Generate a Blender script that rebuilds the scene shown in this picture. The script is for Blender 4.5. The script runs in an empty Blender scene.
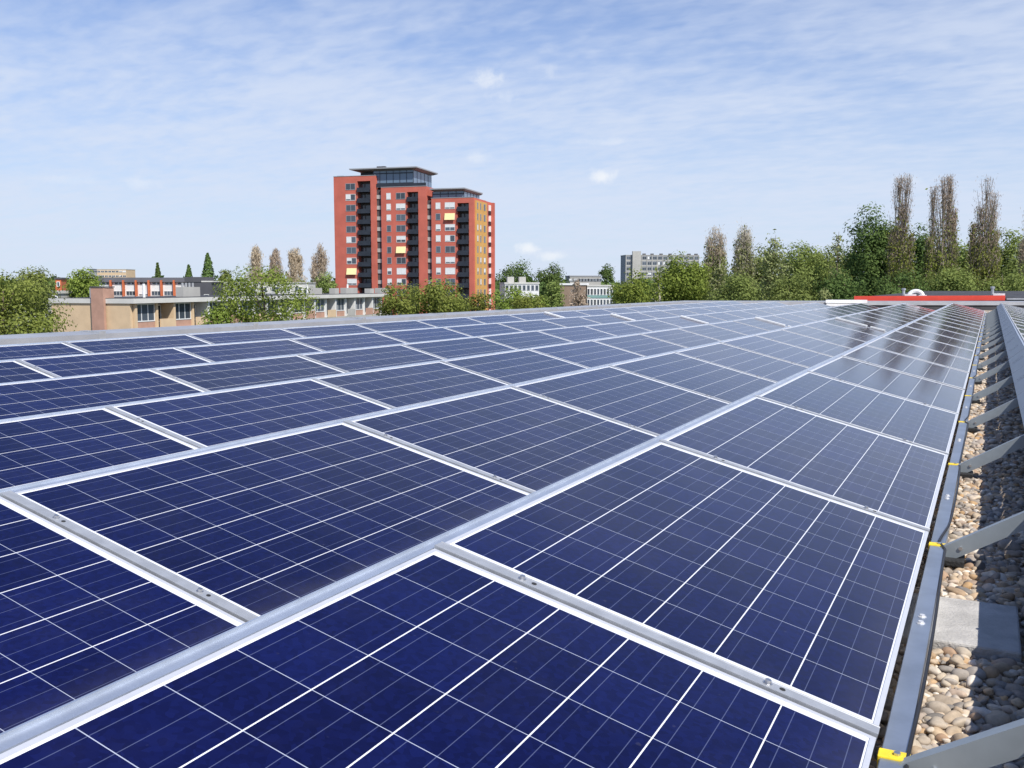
import bpy, bmesh, math, random
import numpy as np
from mathutils import Vector, Matrix
R = math.radians
SC = bpy.context.scene
COL = SC.collection
rng = np.random.default_rng(7)
random.seed(7)

# ------------------------------------------------------------------ camera, sky, sun, exposure
F_PX = 956.1; PITCH = 0.1031; YAW = 0.4628
CAM = Vector((0.1545, 0.0, 0.8432))
cd = bpy.data.cameras.new('camera'); cam = bpy.data.objects.new('camera', cd); COL.objects.link(cam)
cam.location = CAM; cam.rotation_euler = (math.pi/2 - PITCH, 0, YAW)
cd.sensor_width = 36; cd.lens = F_PX/1024*36; cd.clip_start = 0.05; cd.clip_end = 6000
SC.camera = cam
SUN_EL, SUN_AZ = 50.0, -30.0            # azimuth as an angle in the ground plane: 0 = +X (right of the rows), negative = behind
SUN_DIR = Vector((math.cos(R(SUN_EL))*math.cos(R(SUN_AZ)), math.cos(R(SUN_EL))*math.sin(R(SUN_AZ)), math.sin(R(SUN_EL))))
sl = bpy.data.lights.new('sun', 'SUN'); sun = bpy.data.objects.new('sun', sl); COL.objects.link(sun)
sl.energy = 4.9; sl.angle = R(0.5); sl.color = (1.0, 0.955, 0.88)
sun.rotation_euler = SUN_DIR.to_track_quat('Z', 'Y').to_euler(); sun.location = (10, -10, 30)
W = bpy.data.worlds.new('World'); SC.world = W; W.use_nodes = True
SC.view_settings.view_transform = 'Standard'; SC.view_settings.look = 'None'
SC.view_settings.exposure = 0.22; SC.view_settings.gamma = 1.0; SC.view_settings.use_curve_mapping = False

class NT:
    """small helper to write node trees"""
    def __init__(s, tree): s.t = tree; s.n = tree.nodes; s.l = tree.links
    def new(s, typ, **kw):
        n = s.n.new(typ)
        for k, v in kw.items(): setattr(n, k, v)
        return n
    def put(s, sock, v):
        if isinstance(v, bpy.types.NodeSocket): s.l.new(v, sock)
        elif v is not None: sock.default_value = v
    def m(s, op, a, b=None, c=None, clamp=False):
        n = s.new('ShaderNodeMath', operation=op, use_clamp=clamp)
        for i, v in enumerate((a, b, c)): s.put(n.inputs[i], v)
        return n.outputs[0]
    def vm(s, op, a, b=None):
        n = s.new('ShaderNodeVectorMath', operation=op); s.put(n.inputs[0], a)
        if b is not None: s.put(n.inputs[3] if op == 'SCALE' else n.inputs[1], b)
        return n.outputs['Value'] if op in ('DOT_PRODUCT', 'LENGTH', 'DISTANCE') else n.outputs[0]
    def noise(s, vec, scale, detail=4, rough=.55, dist=0, out=0):
        n = s.new('ShaderNodeTexNoise'); s.put(n.inputs['Vector'], vec)
        n.inputs['Scale'].default_value = scale; n.inputs['Detail'].default_value = detail
        n.inputs['Roughness'].default_value = rough; n.inputs['Distortion'].default_value = dist
        return n.outputs[out]
    def mix(s, f, a, b):
        n = s.new('ShaderNodeMix', data_type='RGBA'); s.put(n.inputs[0], f)
        for i, v in ((6, a), (7, b)):
            if isinstance(v, tuple) and len(v) == 3: v = v + (1,)
            s.put(n.inputs[i], v)
        return n.outputs[2]
    def ss(s, x, lo, hi):
        n = s.new('ShaderNodeMapRange', interpolation_type='SMOOTHSTEP'); s.put(n.inputs[0], x)
        n.inputs[1].default_value = lo; n.inputs[2].default_value = hi
        return n.outputs[0]
    def ramp(s, f, stops, mode='LINEAR'):
        n = s.new('ShaderNodeValToRGB'); s.put(n.inputs[0], f); n.color_ramp.interpolation = mode
        e = n.color_ramp.elements
        while len(e) < len(stops): e.new(0.5)
        for el, (p, c) in zip(e, stops): el.position = p; el.color = tuple(c) + (1,)
        return n.outputs[0]
    def xyz(s, x, y, z):
        n = s.new('ShaderNodeCombineXYZ')
        for i, v in enumerate((x, y, z)): s.put(n.inputs[i], v)
        return n.outputs[0]
    def sep(s, v):
        n = s.new('ShaderNodeSeparateXYZ'); s.put(n.inputs[0], v); return n.outputs

# camera rays, used to turn measured directions into points at a chosen distance
_fw = Vector((-math.sin(YAW)*math.cos(PITCH), math.cos(YAW)*math.cos(PITCH), -math.sin(PITCH)))
_rt = Vector((math.cos(YAW), math.sin(YAW), 0)); _up = _rt.cross(_fw)
_fh = Vector((-math.sin(YAW), math.cos(YAW), 0))
def ray(px, py): return _fw + _rt*((px-512)/F_PX) - _up*((py-384)/F_PX)
def at(px, py, D):
    d = ray(px, py); return CAM + d*(D/d.dot(_fh))

def build_world():
    t = NT(W.node_tree); t.n.clear()
    out = t.new('ShaderNodeOutputWorld'); bg = t.new('ShaderNodeBackground')
    sky = t.new('ShaderNodeTexSky', sky_type='NISHITA'); sky.sun_disc = False
    sky.sun_elevation = R(SUN_EL); sky.sun_rotation = math.pi/2 - R(SUN_AZ)
    sky.altitude = 0; sky.air_density = 1.0; sky.dust_density = 0.3; sky.ozone_density = 1.6
    tc = t.new('ShaderNodeTexCoord'); d = tc.outputs['Generated']
    x, y, z = t.sep(d)
    zz = t.m('ADD', t.m('MAXIMUM', z, 0.0), 0.16)
    # cloud sheet seen on a flat layer high above the camera; u across the view, v away from it
    u = t.m('DIVIDE', t.vm('DOT_PRODUCT', d, tuple(_rt)), zz)
    v = t.m('DIVIDE', t.vm('DOT_PRODUCT', d, tuple(_fh)), zz)
    p = t.xyz(u, t.m('MULTIPLY', v, 1.3), 3.3)
    # rows of ripples lying a little oblique to the view, broken up by a slow warp
    wx = t.m('MULTIPLY', t.m('SUBTRACT', t.noise(p, 1.1, 2, .5), .5), 1.6)
    p2 = t.xyz(t.m('ADD', t.m('MULTIPLY', u, 2.4), wx), t.m('ADD', t.m('MULTIPLY', v, 5.0), t.m('MULTIPLY', u, 1.3)), 1.7)
    p3 = t.xyz(t.m('ADD', t.m('MULTIPLY', u, 11.0), wx), t.m('ADD', t.m('MULTIPLY', v, 14.0), t.m('MULTIPLY', u, 5.0)), 7.7)
    big = t.noise(p, 0.85, 3, .5, .3)
    mid = t.noise(p2, 1.0, 4, .5, .25)
    fine = t.noise(p3, 1.15, 3, .5, .25)
    veil = t.m('ADD', t.m('MULTIPLY', big, .40), t.m('ADD', t.m('MULTIPLY', mid, .33), t.m('MULTIPLY', fine, .27)))
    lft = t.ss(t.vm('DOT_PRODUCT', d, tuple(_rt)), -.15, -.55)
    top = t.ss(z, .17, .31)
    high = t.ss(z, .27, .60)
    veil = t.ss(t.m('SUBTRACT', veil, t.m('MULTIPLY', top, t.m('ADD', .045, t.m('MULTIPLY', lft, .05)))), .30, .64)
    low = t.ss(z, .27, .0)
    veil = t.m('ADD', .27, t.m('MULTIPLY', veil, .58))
    veil = t.m('MULTIPLY', veil, t.m('SUBTRACT', 1.0, t.m('MULTIPLY', high, .80)))  # veil thinned in the unseen upper sky to darken panel reflections and trough
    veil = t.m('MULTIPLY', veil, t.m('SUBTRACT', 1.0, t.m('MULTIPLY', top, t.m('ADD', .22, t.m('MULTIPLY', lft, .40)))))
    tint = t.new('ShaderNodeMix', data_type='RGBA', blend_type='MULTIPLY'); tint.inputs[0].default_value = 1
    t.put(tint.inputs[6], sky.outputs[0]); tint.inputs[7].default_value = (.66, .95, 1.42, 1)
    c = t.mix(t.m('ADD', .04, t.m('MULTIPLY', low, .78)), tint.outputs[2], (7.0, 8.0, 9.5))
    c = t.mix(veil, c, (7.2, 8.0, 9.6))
    # few small cumulus puffs, each round its own direction
    for (px, py, wx, wy, a) in ((489, 78, .019, .010, .60), (503, 97, .020, .007, .32), (603, 176, .017, .009, .8), (551, 71, .009, .008, .25),
                                (528, 248, .014, .007, .8), (553, 256, .018, .006, .6), (70, 180, .03, .006, .15), (140, 183, .02, .007, .25),
                                (905, 180, .016, .006, .25), (605, 142, .03, .005, .25), (478, 157, .016, .006, .3)):
        r = ray(px, py).normalized()
        e1 = r.cross(Vector((0, 0, 1))).normalized(); e2 = e1.cross(r)
        a1 = t.m('DIVIDE', t.vm('DOT_PRODUCT', d, tuple(e1)), wx); a2 = t.m('DIVIDE', t.vm('DOT_PRODUCT', d, tuple(e2)), wy)
        rr = t.m('SQRT', t.m('ADD', t.m('MULTIPLY', a1, a1), t.m('MULTIPLY', a2, a2)))
        front = t.m('GREATER_THAN', t.vm('DOT_PRODUCT', d, tuple(r)), .5)
        n = t.noise(d, 90, 4, .6)
        k = t.ss(t.m('ADD', rr, t.m('MULTIPLY', t.m('SUBTRACT', n, .5), 1.5)), 1.15, .05)
        k = t.m('MULTIPLY', t.m('MULTIPLY', k, a), front)
        c = t.mix(k, c, (9.5, 9.8, 10.2))
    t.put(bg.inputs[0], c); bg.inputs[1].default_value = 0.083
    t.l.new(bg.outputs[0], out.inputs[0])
build_world()

# ------------------------------------------------------------------ mesh and object helpers
class MB:
    def __init__(s): s.v = []; s.f = []
    def add(s, vs, fs):
        b = len(s.v); s.v += [tuple(p) for p in vs]; s.f += [tuple(i+b for i in f) for f in fs]; return s
    def box(s, x0, x1, y0, y1, z0, z1):
        return s.add([(x, y, z) for x in (x0, x1) for y in (y0, y1) for z in (z0, z1)],
                     [(0, 1, 3, 2), (4, 6, 7, 5), (0, 4, 5, 1), (2, 3, 7, 6), (0, 2, 6, 4), (1, 5, 7, 3)])
    def hexa(s, p):   # 8 points, bottom ring then top ring
        return s.add(p, [(3, 2, 1, 0), (4, 5, 6, 7), (0, 1, 5, 4), (1, 2, 6, 5), (2, 3, 7, 6), (3, 0, 4, 7)])
    def prism(s, poly, axis, a, b):
        """extrude a 2D polygon along an axis (0,1,2) from a to b"""
        def P(q, c):
            r = list(q); r.insert(axis, c); return tuple(r)
        n = len(poly)
        return s.add([P(q, a) for q in poly] + [P(q, b) for q in poly],
                     [tuple(range(n))[::-1], tuple(range(n, 2*n))] + [(i, (i+1) % n, n+(i+1) % n, n+i) for i in range(n)])
    def tube(s, pts, rad, n=8, cap=True):
        pts = [Vector(p) for p in pts]; rs = rad if isinstance(rad, (list, tuple)) else [rad]*len(pts)
        vs, fs = [], []
        for i, p in enumerate(pts):
            d = (pts[min(i+1, len(pts)-1)] - pts[max(i-1, 0)]).normalized()
            a = d.orthogonal().normalized() if i == 0 else (a - d*a.dot(d)).normalized()
            b = d.cross(a)
            vs += [p + (a*math.cos(2*math.pi*k/n) + b*math.sin(2*math.pi*k/n))*rs[i] for k in range(n)]
        for i in range(len(pts)-1):
            fs += [(i*n+k, i*n+(k+1) % n, (i+1)*n+(k+1) % n, (i+1)*n+k) for k in range(n)]
        if cap: fs += [tuple(range(n))[::-1], tuple(range((len(pts)-1)*n, len(pts)*n))]
        return s.add(vs, fs)
    def mesh(s, name, mat, smooth=False, bevel=0):
        me = bpy.data.meshes.new(name); me.from_pydata(s.v, [], s.f)
        bm = bmesh.new(); bm.from_mesh(me)
        bmesh.ops.recalc_face_normals(bm, faces=bm.faces)
        if bevel: bmesh.ops.bevel(bm, geom=bm.edges[:], offset=bevel, segments=2, affect='EDGES', profile=.5)
        bm.to_mesh(me); bm.free(); me.materials.append(mat)
        if smooth: me.polygons.foreach_set('use_smooth', [True]*len(me.polygons))
        return me
    def obj(s, name, mat, parent=None, smooth=False, bevel=0): return link(name, s.mesh(name, mat, smooth, bevel), parent)
def link(name, data, parent=None):
    o = bpy.data.objects.new(name, data); COL.objects.link(o)
    if parent: o.parent = parent
    return o
def np_mesh(name, V, faces, mat, smooth=False):
    """V (n,3), faces (m,k) all with k corners"""
    me = bpy.data.meshes.new(name); k = faces.shape[1]
    me.vertices.add(len(V)); me.vertices.foreach_set('co', np.asarray(V, np.float32).ravel())
    me.loops.add(faces.size); me.loops.foreach_set('vertex_index', faces.astype(np.int32).ravel())
    me.polygons.add(len(faces)); me.polygons.foreach_set('loop_start', np.arange(0, faces.size, k, dtype=np.int32))
    me.polygons.foreach_set('use_smooth', np.full(len(faces), smooth))
    me.update(calc_edges=True); me.materials.append(mat); return me
def tag(o, label=None, cat=None, group=None, kind=None):
    for k, v in (('label', label), ('category', cat), ('group', group), ('kind', kind)):
        if v: o[k] = v
    return o
def thing(name, label, cat, loc=(0, 0, 0), rot=(0, 0, 0), group=None):
    o = bpy.data.objects.new(name, None); COL.objects.link(o); o.location = loc; o.rotation_euler = rot
    o.empty_display_size = .2
    return tag(o, label, cat, group)
def dup(root, loc=None, label=None):
    r = root.copy(); COL.objects.link(r)
    if loc is not None: r.location = loc
    if label: r['label'] = label
    for ch in root.children:
        c = ch.copy(); COL.objects.link(c); c.parent = r
        for g in ch.children:
            e = g.copy(); COL.objects.link(e); e.parent = c
    return r
ORD = ['zeroth', 'first', 'second', 'third', 'fourth', 'fifth', 'sixth', 'seventh', 'eighth', 'ninth', 'tenth', 'eleventh', 'twelfth',
       'thirteenth', 'fourteenth', 'fifteenth', 'sixteenth', 'seventeenth', 'eighteenth', 'nineteenth', 'twentieth', 'twenty-first',
       'twenty-second', 'twenty-third', 'twenty-fourth', 'twenty-fifth', 'twenty-sixth']

# ------------------------------------------------------------------ materials
def mat(name, col, rough=.7, metal=0.0, var=.12, scale=6.0, bump=0.0, bscale=40, spec=.5, stain=0.0):
    m = bpy.data.materials.new(name); m.use_nodes = True; t = NT(m.node_tree); b = t.n['Principled BSDF']
    tc = t.new('ShaderNodeTexCoord'); co = tc.outputs['Object']
    n = t.noise(co, scale, 5, .6)
    f = t.ss(n, .3, .7)
    hi = tuple(min(1, c*(1+var)) for c in col); lo = tuple(c*(1-var) for c in col)
    c = t.mix(f, lo, hi)
    if stain:
        s2 = t.ss(t.noise(co, scale*.23, 6, .7), .52, .75)
        c = t.mix(t.m('MULTIPLY', s2, stain), c, tuple(x*.45 for x in col))
    t.put(b.inputs['Base Color'], c)
    t.put(b.inputs['Roughness'], t.m('ADD', rough-.06, t.m('MULTIPLY', n, .12)))
    b.inputs['Metallic'].default_value = metal; b.inputs['Specular IOR Level'].default_value = spec
    if bump:
        bp = t.new('ShaderNodeBump'); bp.inputs['Strength'].default_value = bump; bp.inputs['Distance'].default_value = .02
        t.put(bp.inputs['Height'], t.noise(co, bscale, 4, .6)); t.put(b.inputs['Normal'], bp.outputs[0])
    return m
M = {}
M['alu'] = mat('anodised_aluminium', (.80, .80, .81), .38, .5, .03, 30)
M['alu_matt'] = mat('brushed_rail_aluminium', (.50, .51, .52), .42, .55, .10, 14)
M['galv'] = mat('galvanised_steel', (.50, .55, .60), .38, .75, .10, 9, stain=.12)
M['flange'] = mat('galvanised_flange', (.66, .70, .76), .40, .8, .06, 11)
M['plate'] = mat('coated_deflector_sheet', (.20, .235, .28), .42, .35, .10, 5, stain=.15)
M['strut'] = mat('strut_steel', (.36, .40, .42), .5, .5, .08, 8)
M['rail_top'] = mat('rail_steel', (.33, .38, .46), .40, .7, .12, 7)
M['bolt'] = mat('bolt_steel', (.55, .55, .56), .3, .9, .1, 60)
M['yellow'] = mat('yellow_plastic', (.80, .58, .03), .5, 0, .06, 40)
M['rubber'] = mat('black_rubber', (.018, .018, .019), .75, 0, .3, 60, bump=.4, bscale=150)
M['cable'] = mat('black_cable', (.02, .02, .024), .45)
M['concrete'] = mat('concrete_paver', (.45, .43, .40), .9, 0, .14, 14, bump=.35, bscale=120, stain=.35)
M['coping'] = mat('zinc_coping', (.42, .43, .45), .5, .45, .08, 2.5, stain=.15)
M['upstand'] = mat('bitumen_upstand', (.17, .175, .18), .85, 0, .2, 4, stain=.3)
M['bitumen'] = mat('bitumen_roof', (.045, .045, .05), .85, 0, .3, 2.5)
M['red_fascia'] = mat('red_fascia_board', (.62, .055, .03), .5, 0, .06, 3)
M['white_paint'] = mat('white_paint', (.78, .78, .76), .6, 0, .05, 4)
M['white_pvc'] = mat('white_pvc', (.80, .80, .79), .35, 0, .03, 6)
M['grey_pipe'] = mat('grey_steel_pipe', (.52, .54, .55), .35, .7, .08, 5)

def glass_material():
    m = bpy.data.materials.new('polycrystalline_cells'); m.use_nodes = True; t = NT(m.node_tree); b = t.n['Principled BSDF']
    tc = t.new('ShaderNodeTexCoord'); co = tc.outputs['Object']; x, y, z = t.sep(co)   # x along the row, y up the slope, origin at the module's middle
    oi = t.new('ShaderNodeObjectInfo')
    PX, PY = .1585, .1608
    cx = t.m('ADD', t.m('DIVIDE', x, PX), 5.0); cy = t.m('ADD', t.m('DIVIDE', y, PY), 3.0)
    fx = t.m('FRACT', cx); fy = t.m('FRACT', cy)
    def edge(f, w):     # 1 within w (m) of the cell border
        return t.m('GREATER_THAN', t.m('ABSOLUTE', t.m('SUBTRACT', f, .5)), .5 - w/PX)
    gx = edge(fx, .0009); gy = edge(fy, .0014)
    out = t.m('GREATER_THAN', t.m('ABSOLUTE', x), 5*PX); out2 = t.m('GREATER_THAN', t.m('ABSOLUTE', y), 3*PY)
    white = t.m('MAXIMUM', t.m('MAXIMUM', gy, out), out2)
    bf = t.m('FRACT', t.m('MULTIPLY', fy, 3.0))
    bus = t.m('LESS_THAN', t.m('ABSOLUTE', t.m('SUBTRACT', bf, .5)), .0008*3/PY)
    # crystal grains
    vo = t.new('ShaderNodeTexVoronoi', feature='F1'); 
    off = t.xyz(t.m('MULTIPLY', oi.outputs['Random'], 37.0), t.m('MULTIPLY', oi.outputs['Random'], 91.0), 0.0)
    t.put(vo.inputs['Vector'], t.vm('ADD', co, off)); vo.inputs['Scale'].default_value = 85
    grain = t.sep(vo.outputs['Color'])[0]
    wn = t.new('ShaderNodeTexWhiteNoise', noise_dimensions='4D')
    t.put(wn.inputs['Vector'], t.xyz(t.m('FLOOR', cx), t.m('FLOOR', cy), 0.0)); t.put(wn.inputs['W'], t.m('MULTIPLY', oi.outputs['Random'], 100.0))
    cell = wn.outputs[0]
    k = t.m('ADD', t.m('MULTIPLY', grain, .42), t.m('ADD', t.m('MULTIPLY', cell, .36), t.m('MULTIPLY', oi.outputs['Random'], .36)))
    c = t.ramp(k, [(.0, (.0020, .0022, .021)), (.5, (.0032, .0042, .040)), (1, (.0050, .0078, .066))])
    c = t.mix(t.m('MULTIPLY', bus, .40), c, (.16, .19, .32))
    c = t.mix(t.m('MULTIPLY', gx, .85), c, (.46, .50, .60))
    c = t.mix(white, c, (.74, .75, .77))
    dust = t.noise(t.vm('ADD', co, off), 3.0, 5, .65)
    lowe = t.ss(y, -.36, -.487)
    spots = t.ss(t.noise(t.vm('ADD', co, off), 38, 2, .5), .70, .80)
    soil = t.m('ADD', t.m('MULTIPLY', t.ss(dust, .45, .8), .022), t.m('ADD', t.m('MULTIPLY', t.m('MULTIPLY', lowe, dust), .07), t.m('MULTIPLY', spots, .05)))
    t.put(b.inputs['Base Color'], t.mix(soil, c, (.34, .33, .31)))
    t.put(b.inputs['Roughness'], t.m('ADD', .045, t.m('MULTIPLY', dust, .10)))
    b.inputs['IOR'].default_value = 1.31; b.inputs['Specular Tint'].default_value = (.66, .82, 1.0, 1)
    bp = t.new('ShaderNodeBump'); bp.inputs['Strength'].default_value = .04; bp.inputs['Distance'].default_value = .004
    t.put(bp.inputs['Height'], t.noise(co, 9, 2, .5)); t.put(b.inputs['Normal'], bp.outputs[0])
    return m
M['cells'] = glass_material()

def gravel_material(name, flat):
    m = bpy.data.materials.new(name); m.use_nodes = True; t = NT(m.node_tree); b = t.n['Principled BSDF']
    tc = t.new('ShaderNodeTexCoord'); co = tc.outputs['Object']
    if flat:
        vo = t.new('ShaderNodeTexVoronoi', feature='F1'); t.put(vo.inputs['Vector'], co); vo.inputs['Scale'].default_value = 28
        r = t.sep(vo.outputs['Color'])[0]
        bp = t.new('ShaderNodeBump'); bp.inputs['Strength'].default_value = 1; bp.inputs['Distance'].default_value = .03
        t.put(bp.inputs['Height'], t.m('SUBTRACT', 1.0, vo.outputs['Distance'])); t.put(b.inputs['Normal'], bp.outputs[0])
    else:
        g = t.new('ShaderNodeNewGeometry'); r = g.outputs['Random Per Island']
    c = t.ramp(r, [(0, (.33, .25, .17)), (.14, (.42, .37, .30)), (.26, (.24, .20, .17)), (.36, (.52, .47, .40)), (.46, (.38, .25, .13)),
                   (.54, (.20, .19, .18)), (.64, (.44, .34, .23)), (.74, (.62, .58, .52)), (.82, (.30, .20, .13)), (.90, (.34, .31, .28)), (1, (.15, .14, .13))])
    n = t.noise(co, 60, 4, .65)
    c2 = t.new('ShaderNodeMix', data_type='RGBA', blend_type='MULTIPLY'); c2.inputs[0].default_value = 1
    t.put(c2.inputs[6], c); t.put(c2.inputs[7], t.ramp(n, [(.25, (.90, .87, .83)), (.75, (1.45, 1.40, 1.34))]))
    t.put(b.inputs['Base Color'], c2.outputs[2]); b.inputs['Roughness'].default_value = .75; b.inputs['Specular IOR Level'].default_value = .3
    return m
M['gravel'] = gravel_material('roof_gravel', True)
M['pebble'] = gravel_material('pebbles', False)

# ------------------------------------------------------------------ setting: ground, the roof we stand on
GZ = -9.6            # ground level
RZ = -0.133          # gravel level on the roof
m = bpy.data.materials.new('ground_cover'); m.use_nodes = True; t = NT(m.node_tree); b = t.n['Principled BSDF']
co = t.new('ShaderNodeTexCoord').outputs['Object']
c = t.mix(t.ss(t.noise(co, .012, 5, .6), .42, .58), (.05, .075, .025), (.10, .10, .095))
t.put(b.inputs['Base Color'], t.mix(t.m('MULTIPLY', t.noise(co, .8, 4), .5), c, (.045, .06, .02))); b.inputs['Roughness'].default_value = .95
g = MB().add([(-3500, -1500, GZ), (3500, -1500, GZ), (3500, 5000, GZ), (-3500, 5000, GZ)], [(0, 1, 2, 3)]).obj('ground', m)
tag(g, 'grass and paving far below the roof', 'ground', kind='structure')
# roof outline: left parapet line and a slightly oblique far edge
XL = -10.5
def far_y(x): return 37.2 + (x - XL)*.42
PAR_Z = 0.215
deck = MB(); XRT = 9.0
deck.add([(XL, -8, RZ), (XRT, -8, RZ), (XRT, far_y(XRT), RZ), (XL, far_y(XL), RZ)], [(0, 1, 2, 3)])
tag(deck.obj('roof', M['gravel']), 'flat roof deck covered with pebbles', 'roof', kind='structure')
bt = thing('building', 'brick building carrying the solar panels on its flat roof', 'building', (0, 0, 0))
M['own_brick'] = mat('own_brick', (.30, .20, .14), .9, 0, .15, 3)
bb = MB()
bb.hexa([(XL-.3, -8, GZ), (XRT, -8, GZ), (XRT, far_y(XRT)+.3, GZ), (XL-.3, far_y(XL)+.3, GZ),
         (XL-.3, -8, RZ-.03), (XRT, -8, RZ-.03), (XRT, far_y(XRT)+.3, RZ-.03), (XL-.3, far_y(XL)+.3, RZ-.03)])
bb.obj('wall', M['own_brick'], bt)
pt = thing('parapet', 'low grey metal-capped parapet round the edge of the roof', 'parapet', (XL, 0, RZ))
up = MB(); up2 = MB(); cp = MB()
def lp(x, y, z): return (x-XL, y, z-RZ)
fl, fr = far_y(XL), far_y(XRT)
up.hexa([lp(XL-.3, -8, RZ-.02), lp(XL, -8, RZ-.02), lp(XL, fl, RZ-.02), lp(XL-.3, fl+.3, RZ-.02), lp(XL-.3, -8, PAR_Z-.05), lp(XL, -8, PAR_Z-.05), lp(XL, fl, PAR_Z-.05), lp(XL-.3, fl+.3, PAR_Z-.05)])
up2.hexa([lp(XL, fl, RZ-.02), lp(XRT, fr, RZ-.02), lp(XRT, fr+.3, RZ-.02), lp(XL-.3, fl+.3, RZ-.02), lp(XL, fl, PAR_Z-.05), lp(XRT, fr, PAR_Z-.05), lp(XRT, fr+.3, PAR_Z-.05), lp(XL-.3, fl+.3, PAR_Z-.05)])
e = .05
def cope(i, o, zb, zt):
    cp.hexa([lp(XL-.3-o, -8, zb), lp(XL+i, -8, zb), lp(XL+i, fl-i, zb), lp(XL-.3-o, fl+.3+o, zb), lp(XL-.3-o, -8, zt+.01), lp(XL+i, -8, zt-.02), lp(XL+i, fl-i, zt-.02), lp(XL-.3-o, fl+.3+o, zt+.01)])
    cp.hexa([lp(XL+i, fl-i, zb), lp(XRT, fr-i, zb), lp(XRT, fr+.3+o, zb), lp(XL-.3-o, fl+.3+o, zb), lp(XL+i, fl-i, zt-.02), lp(XRT, fr-i, zt-.02), lp(XRT, fr+.3+o, zt+.01), lp(XL-.3-o, fl+.3+o, zt+.01)])
cope(.04, .04, PAR_Z-.15, PAR_Z)
up.obj('upstand', M['upstand'], pt); up2.obj('upstand', M['bitumen'], pt); cp.obj('coping', M['coping'], pt)
jtm = MB().box(-.345, .045, -.05, .05, PAR_Z-.155-RZ, PAR_Z+.016-RZ).mesh('coping_joint', M['alu_matt'])
for y in np.arange(-6, fl-1, 3.0): link('coping_joint', jtm, pt).location = (0, y, 0)

# ------------------------------------------------------------------ the solar array
T = .2474; PITCHX = 1.4617; LP = 1.6741; MW = .992; GAP = .035; ML = LP - GAP; NEND = 20
CT, ST = math.cos(T), math.sin(T)
YK = {0: 1.90, 1: 1.857, 2: 1.811, 3: 1.76, 4: 1.739, 5: 1.716, 6: 1.644, 7: 1.62}
ZK = {0: 0, 1: 0, 2: -.012, 3: -.025, 4: -.018, 5: .003, 6: .024, 7: .03}
N0 = {0: -1, 1: -1, 2: -1, 3: -1, 4: 0, 5: 0, 6: 0, 7: 1}
ROWS = [0, 1, 2, 3, 4, 5, 6]
RN = {0: 'the row right of the gravel', 1: 'the first row left of gravel', 2: 'the second row left of gravel', 3: 'the third row left of gravel',
      4: 'the fourth row left of gravel', 5: 'the fifth row left of gravel', 6: 'the row nearest the parapet'}
def row_x(k): return -(k-1)*PITCHX
def row_n(k, nn): return Vector((row_x(k), YK[k] + nn*LP, ZK[k]))     # joint nn of row k, low edge
SLOPE = Matrix(((0, -CT, ST), (1, 0, 0), (0, ST, CT))).to_euler()     # local x along the row, y up the slope, z out of the glass
# one module
def make_module():
    r = thing('solar_panel', 'solar panel', 'solar panel', group='blue solar panels in slanted rows on the roof')
    r.rotation_euler = SLOPE
    fr = MB(); h = .046; w = .0105; L2, W0, W1 = ML/2, 0, MW
    o = [(-L2, W0), (L2, W0), (L2, W1), (-L2, W1)]; i = [(-L2+w, W0+w), (L2-w, W0+w), (L2-w, W1-w), (-L2+w, W1-w)]
    for a in range(4):
        b_ = (a+1) % 4
        q = [o[a], o[b_], i[b_], i[a]]
        fr.hexa([(x, y, -h) for x, y in q] + [(x, y, 0) for x, y in q])
    fr.obj('frame', M['alu'], r)
    gl = MB(); gl.box(-L2+w-.0005, L2-w+.0005, -MW/2+w-.0005, MW/2-w+.0005, -.006, -.0022)
    g = gl.obj('glass', M['cells'], r); g.location = (0, MW/2, 0)
    return r
def make_joint(wide=False):
    r = thing('clamp_rail', 'clamp rail', 'clamp rail', group='grey clamp rails between the solar panels'); r.rotation_euler = SLOPE
    s = MB()
    if wide: s.prism([(-.045, .0005), (.045, .0005), (.045, .026), (-.045, .026)], 1, .08, .34); s.prism([(-.045, .0005), (.045, .0005), (.045, .026), (-.045, .026)], 1, .40, MW-.02)
    else: s.prism([(-.0095, -.03), (.0165, -.03), (.0165, .0004), (.0255, .0004), (.0255, .0032), (.0225, .0038), (.0215, .0026), (-.0055, .0026), (-.0065, .0038), (-.0095, .0032)], 1, -.002, MW+.006)
    s.obj('rail', M['white_paint' if wide else 'alu_matt'], r)
    z0 = .026 if wide else .0026
    for y in (.215, .775):
        n = MB(); n.tube([(.008, y, z0-.001), (.008, y, z0+.0015), (.008, y, z0+.0016), (.008, y, z0+.0085)], [.010, .010, .0068, .0062], 8)
        n.obj('bolt', M['bolt'], r)
        n = MB(); n.tube([(.009, y-.030, z0-.001), (.009, y-.030, z0+.0007)], .0062, 10)
        n.obj('slot', M['rubber'], r)
    return r
PROTO = make_module(); JOINT = make_joint(); JOINTW = make_joint(True); JOINTW['label'] = 'wide'
def seen(p, margin=0):
    d = Vector(p) - CAM; z = d.dot(_fw)
    if z < .1: return False
    x = 512 + F_PX*d.dot(_rt)/z; y = 384 - F_PX*d.dot(_up)/z
    return -margin < x < 1024+margin and -margin < y < 768+margin
first = {'p': True, 'j': True, 'w': True}
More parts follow.
